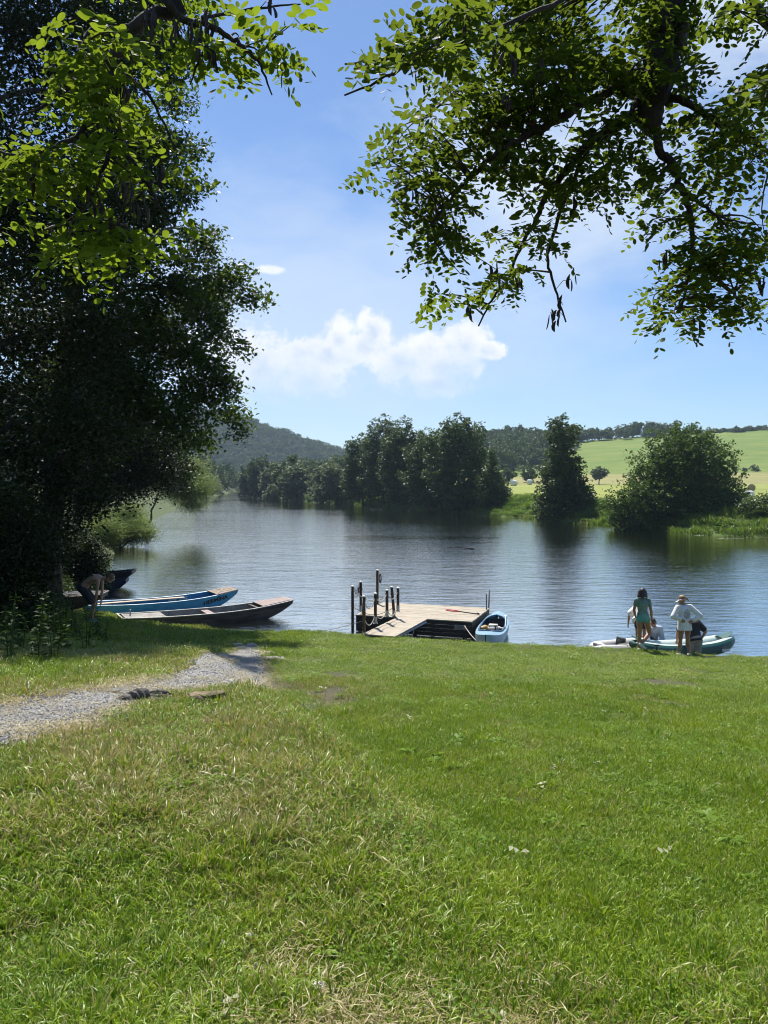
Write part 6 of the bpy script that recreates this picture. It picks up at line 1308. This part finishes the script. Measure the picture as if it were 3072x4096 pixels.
# the bather bending at the boats
S = .97; bz = NH(-7.25, 19.6)
J = dict(pelvis=(-.30, 0, .93), neck=(.20, .0, 1.17), bend=(-.03, 0, .075), head=(.40, -.01, 1.15), face=(.55, -.12, -.80), crown=(.8, 0, .6), shL=(.14, .15, 1.10), shR=(.15, -.17, 1.08), elL=(.14, .14, .80), elR=(.12, -.17, .80), wrL=(.13, .10, .56), wrR=(.07, -.15, .57), hdL=(-.1, 0, -1), hdR=(-.12, .05, -1), pnL=(-1, 0, 0), pnR=(-1, 0, 0), thL=(0, -1, 0), thR=(0, 1, 0),
         hipL=(-.29, .09, .88), hipR=(-.27, -.09, .88), knL=(-.02, .11, .50), knR=(.0, -.08, .49), anL=(-.16, .12, .09), anR=(-.05, -.07, .09), toeL=(.0, .14, .03), toeR=(.12, -.09, .03), shinL=(1, 0, 0), shinR=(1, 0, 0))
q = at(95, 620, 19.6)
o, c = figure(J, S, surface('lightened_skin', (.52, .30, .19), (.44, .245, .15), .5, 9), (q.x, 19.6, NH(q.x, 19.6) + .02), 'bare-backed person in dark swim shorts bending over beside the blue boat')  # skin colour lightened to make up for the tree shade here
shorts(o, c, M_BLACKC, .80, .016, top=.03); shoes(o, c, M_SHOEB); hair(o, c, M_HAIRL, 'short')
# woman in teal
def standing(h, lean=0): return h / 1.70
y0 = 19.8; q = at(642.5, 650, y0); S = .97
J = dict(pelvis=(0, 0, .90), neck=(-.02, .03, 1.39), head=(-.005, .04, 1.51), face=(.35, .9, -.12), crown=(0, 0, 1), shL=(-.165, .02, 1.335), shR=(.15, .03, 1.33), elL=(-.20, .10, 1.07), elR=(.205, -.02, 1.06), wrL=(-.12, .20, .86), wrR=(.235, .02, .83), hdR=(-.02, .1, -1), pnR=(-1, .2, 0), thR=(0, 1, 0), pnL=(1, .2, 0), thL=(0, 1, 0),
         hipL=(-.085, 0, .85), hipR=(.085, 0, .85), knL=(-.07, .02, .47), knR=(.24, .16, .44), anL=(-.085, .0, .075), anR=(-.06, -.06, .20), toeL=(-.06, .15, .03), toeR=(.06, -.05, .05), shinR=(.8, .5, 0))
o, c = figure(J, S, M_SKINT, (q.x, y0, NH(q.x, y0) + .03), 'standing person with dark bob, teal top and turquoise briefs, one leg crossed behind', True)
shirt(o, c, M_TEAL, .22, .0, .010, tight=True, name='top'); shorts(o, c, M_TEALB, .06, .012, 'briefs', .08); shoes(o, c, M_SHOEW); hair(o, c, M_HAIRD, 'bob')
# person in a white shirt bending behind her
y1 = 20.7; q = at(641, 650, y1); S = .90
J = dict(pelvis=(.0, 0, .78), neck=(.10, .30, 1.07), bend=(0, -.02, .05), head=(.14, .40, 1.11), face=(.2, .8, -.5), crown=(.1, .4, 1), shL=(-.06, .27, 1.03), shR=(.26, .25, 1.02), elL=(-.26, .22, .84), elR=(.33, .36, .80), wrL=(-.29, .20, .62), wrR=(.33, .48, .60), hdL=(-.1, 0, -1), pnL=(1, .1, 0), thL=(0, 1, 0), hipL=(-.085, 0, .72), hipR=(.085, 0, .72), knL=(-.09, .06, .40), knR=(.10, .04, .40), anL=(-.08, -.02, .07), anR=(.10, -.02, .07), toeL=(-.07, .14, .03), toeR=(.12, .14, .03))
o, c = figure(J, S, M_SKINT, (q.x, y1, .27), 'person in a loose white shirt bending forward behind the one in teal')
shirt(o, c, M_SHIRT, .36, .10, .06, 1.45); shorts(o, c, M_BLACKC, .42, .018); shoes(o, c, M_DGREY); hair(o, c, M_HAIRD, 'bob')
# person crouching beyond the kayak
y2 = 21.7; q = at(655, 650, y2); zb = .02; S = .95
J = dict(pelvis=(-.08, .05, .30), neck=(-.03, -.08, .72), head=(-.12, -.16, .80), face=(-.7, -.5, -.5), crown=(-.2, 0, 1), shL=(.09, -.16, .66), shR=(-.16, .06, .67), elL=(.12, -.22, .36), elR=(-.25, -.10, .42), wrL=(-.07, -.36, .22), wrR=(-.27, -.3, .24), hdL=(-1, -.3, -.1), hdR=(-.3, -1, -.1), pnL=(0, 0, -1), pnR=(0, 0, -1), thL=(0, -1, 0), thR=(1, 0, 0), hipL=(.0, .0, .26), hipR=(-.16, .10, .26), knL=(-.36, -.22, .38), knR=(-.48, .0, .40), anL=(-.22, -.16, .06), anR=(-.3, .06, .06), toeL=(-.36, -.24, .03), toeR=(-.44, .0, .03), shinL=(-1, 0, 0), shinR=(-1, 0, 0))
o, c = figure(J, S, M_SKIN, (q.x, y2, zb - .04), 'person in a pale blue top crouching behind the kayak, hand on its tube')
shirt(o, c, M_GREYS, .93, .06, .024); shorts(o, c, M_DGREY, .5); hair(o, c, M_HAIRD, 'short')
# woman in the long white top
y3 = 19.6; q = at(684, 653, y3); S = .96
J = dict(pelvis=(0, 0, .86), neck=(-.01, .04, 1.34), head=(-.045, .07, 1.455), face=(-.75, .6, -.25), crown=(-.1, .05, 1), shL=(-.17, .03, 1.275), shR=(.16, .03, 1.285), elL=(-.315, -.07, 1.06), elR=(.37, -.08, 1.075), wrL=(-.135, -.13, .99), wrR=(.16, -.12, .955), hdL=(.75, -.02, -.5), hdR=(-.75, .0, -.35), pnL=(.2, 1, 0), pnR=(-.2, 1, 0), thL=(0, 0, -1), thR=(0, .1, -1), hipL=(-.085, 0, .80), hipR=(.085, 0, .80), knL=(-.085, .03, .44), knR=(.105, .05, .44), anL=(-.12, .0, .075), anR=(.155, .02, .075), toeL=(-.12, .16, .03), toeR=(.18, .17, .03))
o, c = figure(J, S, M_SKINT, (q.x, y3, NH(q.x, y3) + .03), 'person in a long white top with round back print, hands on the hips', True)
sh_ = shirt(o, c, M_SHIRT, .92, .17, .024, 1.12, 'long_top'); shoes(o, c, M_SHOEW); hair(o, c, M_HAIRB, 'bun')
dg = bpy.context.evaluated_depsgraph_get(); V_ = []; F_ = []; idx_ = {}
# round print: an oval patch of the back of the top, lifted 3 mm off the cloth
me = sh_.data; ctr = Vector((.025, 0, 1.12)); bmv = bmesh.new(); bmv.from_mesh(me); bmv.normal_update()
kp = [f for f in bmv.faces if f.normal.y < -.35 and ((f.calc_center_median().x - ctr.x) / .085) ** 2 + ((f.calc_center_median().z - ctr.z) / .125) ** 2 < 1]; km = {}
for f in kp:
    ff = []
    for v in f.verts:
        if v.index not in km: km[v.index] = len(V_); V_.append(v.co + v.normal * .004)
        ff.append(km[v.index])
    F_.append(ff)
bmv.free(); me = bpy.data.meshes.new('back_print'); me.from_pydata(V_, [], F_); link('back_print', me, M_PRINT, sh_, True)
mb = MB(); rr = random.Random(4)                                        # the printed line of lettering below the picture (unreadable in the photo)
for k in range(7): mb.box((-.045 + k * .024, -.005, 0), (.014, .004, .035 if k % 3 else .05))
E = c['E']; mb = MB(); n_ = 25; mb.tube([E(.094 * math.cos(a), .108 * math.sin(a) - .012, .012) for a in np.linspace(-2.9 + math.pi / 2, 2.9 + math.pi / 2, n_)], [(.022, .005)] * n_, 6, side=tuple(c['Mh'] @ Vector((0, 0, 1)))); vz = mb.build('visor', surface('pink_band', (.62, .42, .40), (.52, .34, .33), .7, 12), o, True)
mb = MB(); V = [];
for i in range(9):
    a = math.pi * (.08 + .84 * i / 8); V += [E(.09 * math.cos(a), .10 * math.sin(a) - .01, .015), E(.10 * math.cos(a), .10 + .085 * math.sin(a), -.015), E(.10 * math.cos(a), .10 + .085 * math.sin(a), -.021), E(.09 * math.cos(a), .10 * math.sin(a) - .01, .008)]
mb.add(V, [[i * 4 + k, (i + 1) * 4 + k, (i + 1) * 4 + (k + 1) % 4, i * 4 + (k + 1) % 4] for i in range(8) for k in range(4)]); mb.build('brim', M_SHIRT, vz, True)
# man in black shirt and grey shorts, lower on the bank
y4 = 20.15; q = at(692, 655, y4); S = 1.0; zb = -.22
J = dict(pelvis=(.05, 0, .86), neck=(.0, .22, 1.31), bend=(.02, -.02, .03), head=(-.04, .36, 1.36), face=(-.2, .8, -.6), crown=(0, .5, 1), shL=(-.16, .20, 1.24), shR=(.20, .15, 1.25), elL=(-.30, .22, .98), elR=(.36, .02, 1.03), wrL=(-.30, .26, .74), wrR=(.22, -.03, .83), hdR=(-.8, -.1, -.35), pnR=(-.3, 1, 0), thR=(0, .3, -1), hdL=(0, .2, -1), pnL=(.6, .3, 0), thL=(0, 1, 0), hipL=(-.045, 0, .80), hipR=(.145, 0, .80), knL=(-.05, .05, .44), knR=(.16, .05, .44), anL=(-.05, .0, .08), anR=(.16, .0, .08), toeL=(-.05, .16, .03), toeR=(.17, .16, .03))
o, c = figure(J, S, M_SKINT, (q.x, y4, zb), 'person in black T-shirt and grey shorts leaning over the kayak')
shirt(o, c, M_BLACKC, .36, .10, .035, 1.05); shorts(o, c, M_KHAKI, .85, .035); shoes(o, c, M_DGREY); hair(o, c, M_HAIRD, 'short')
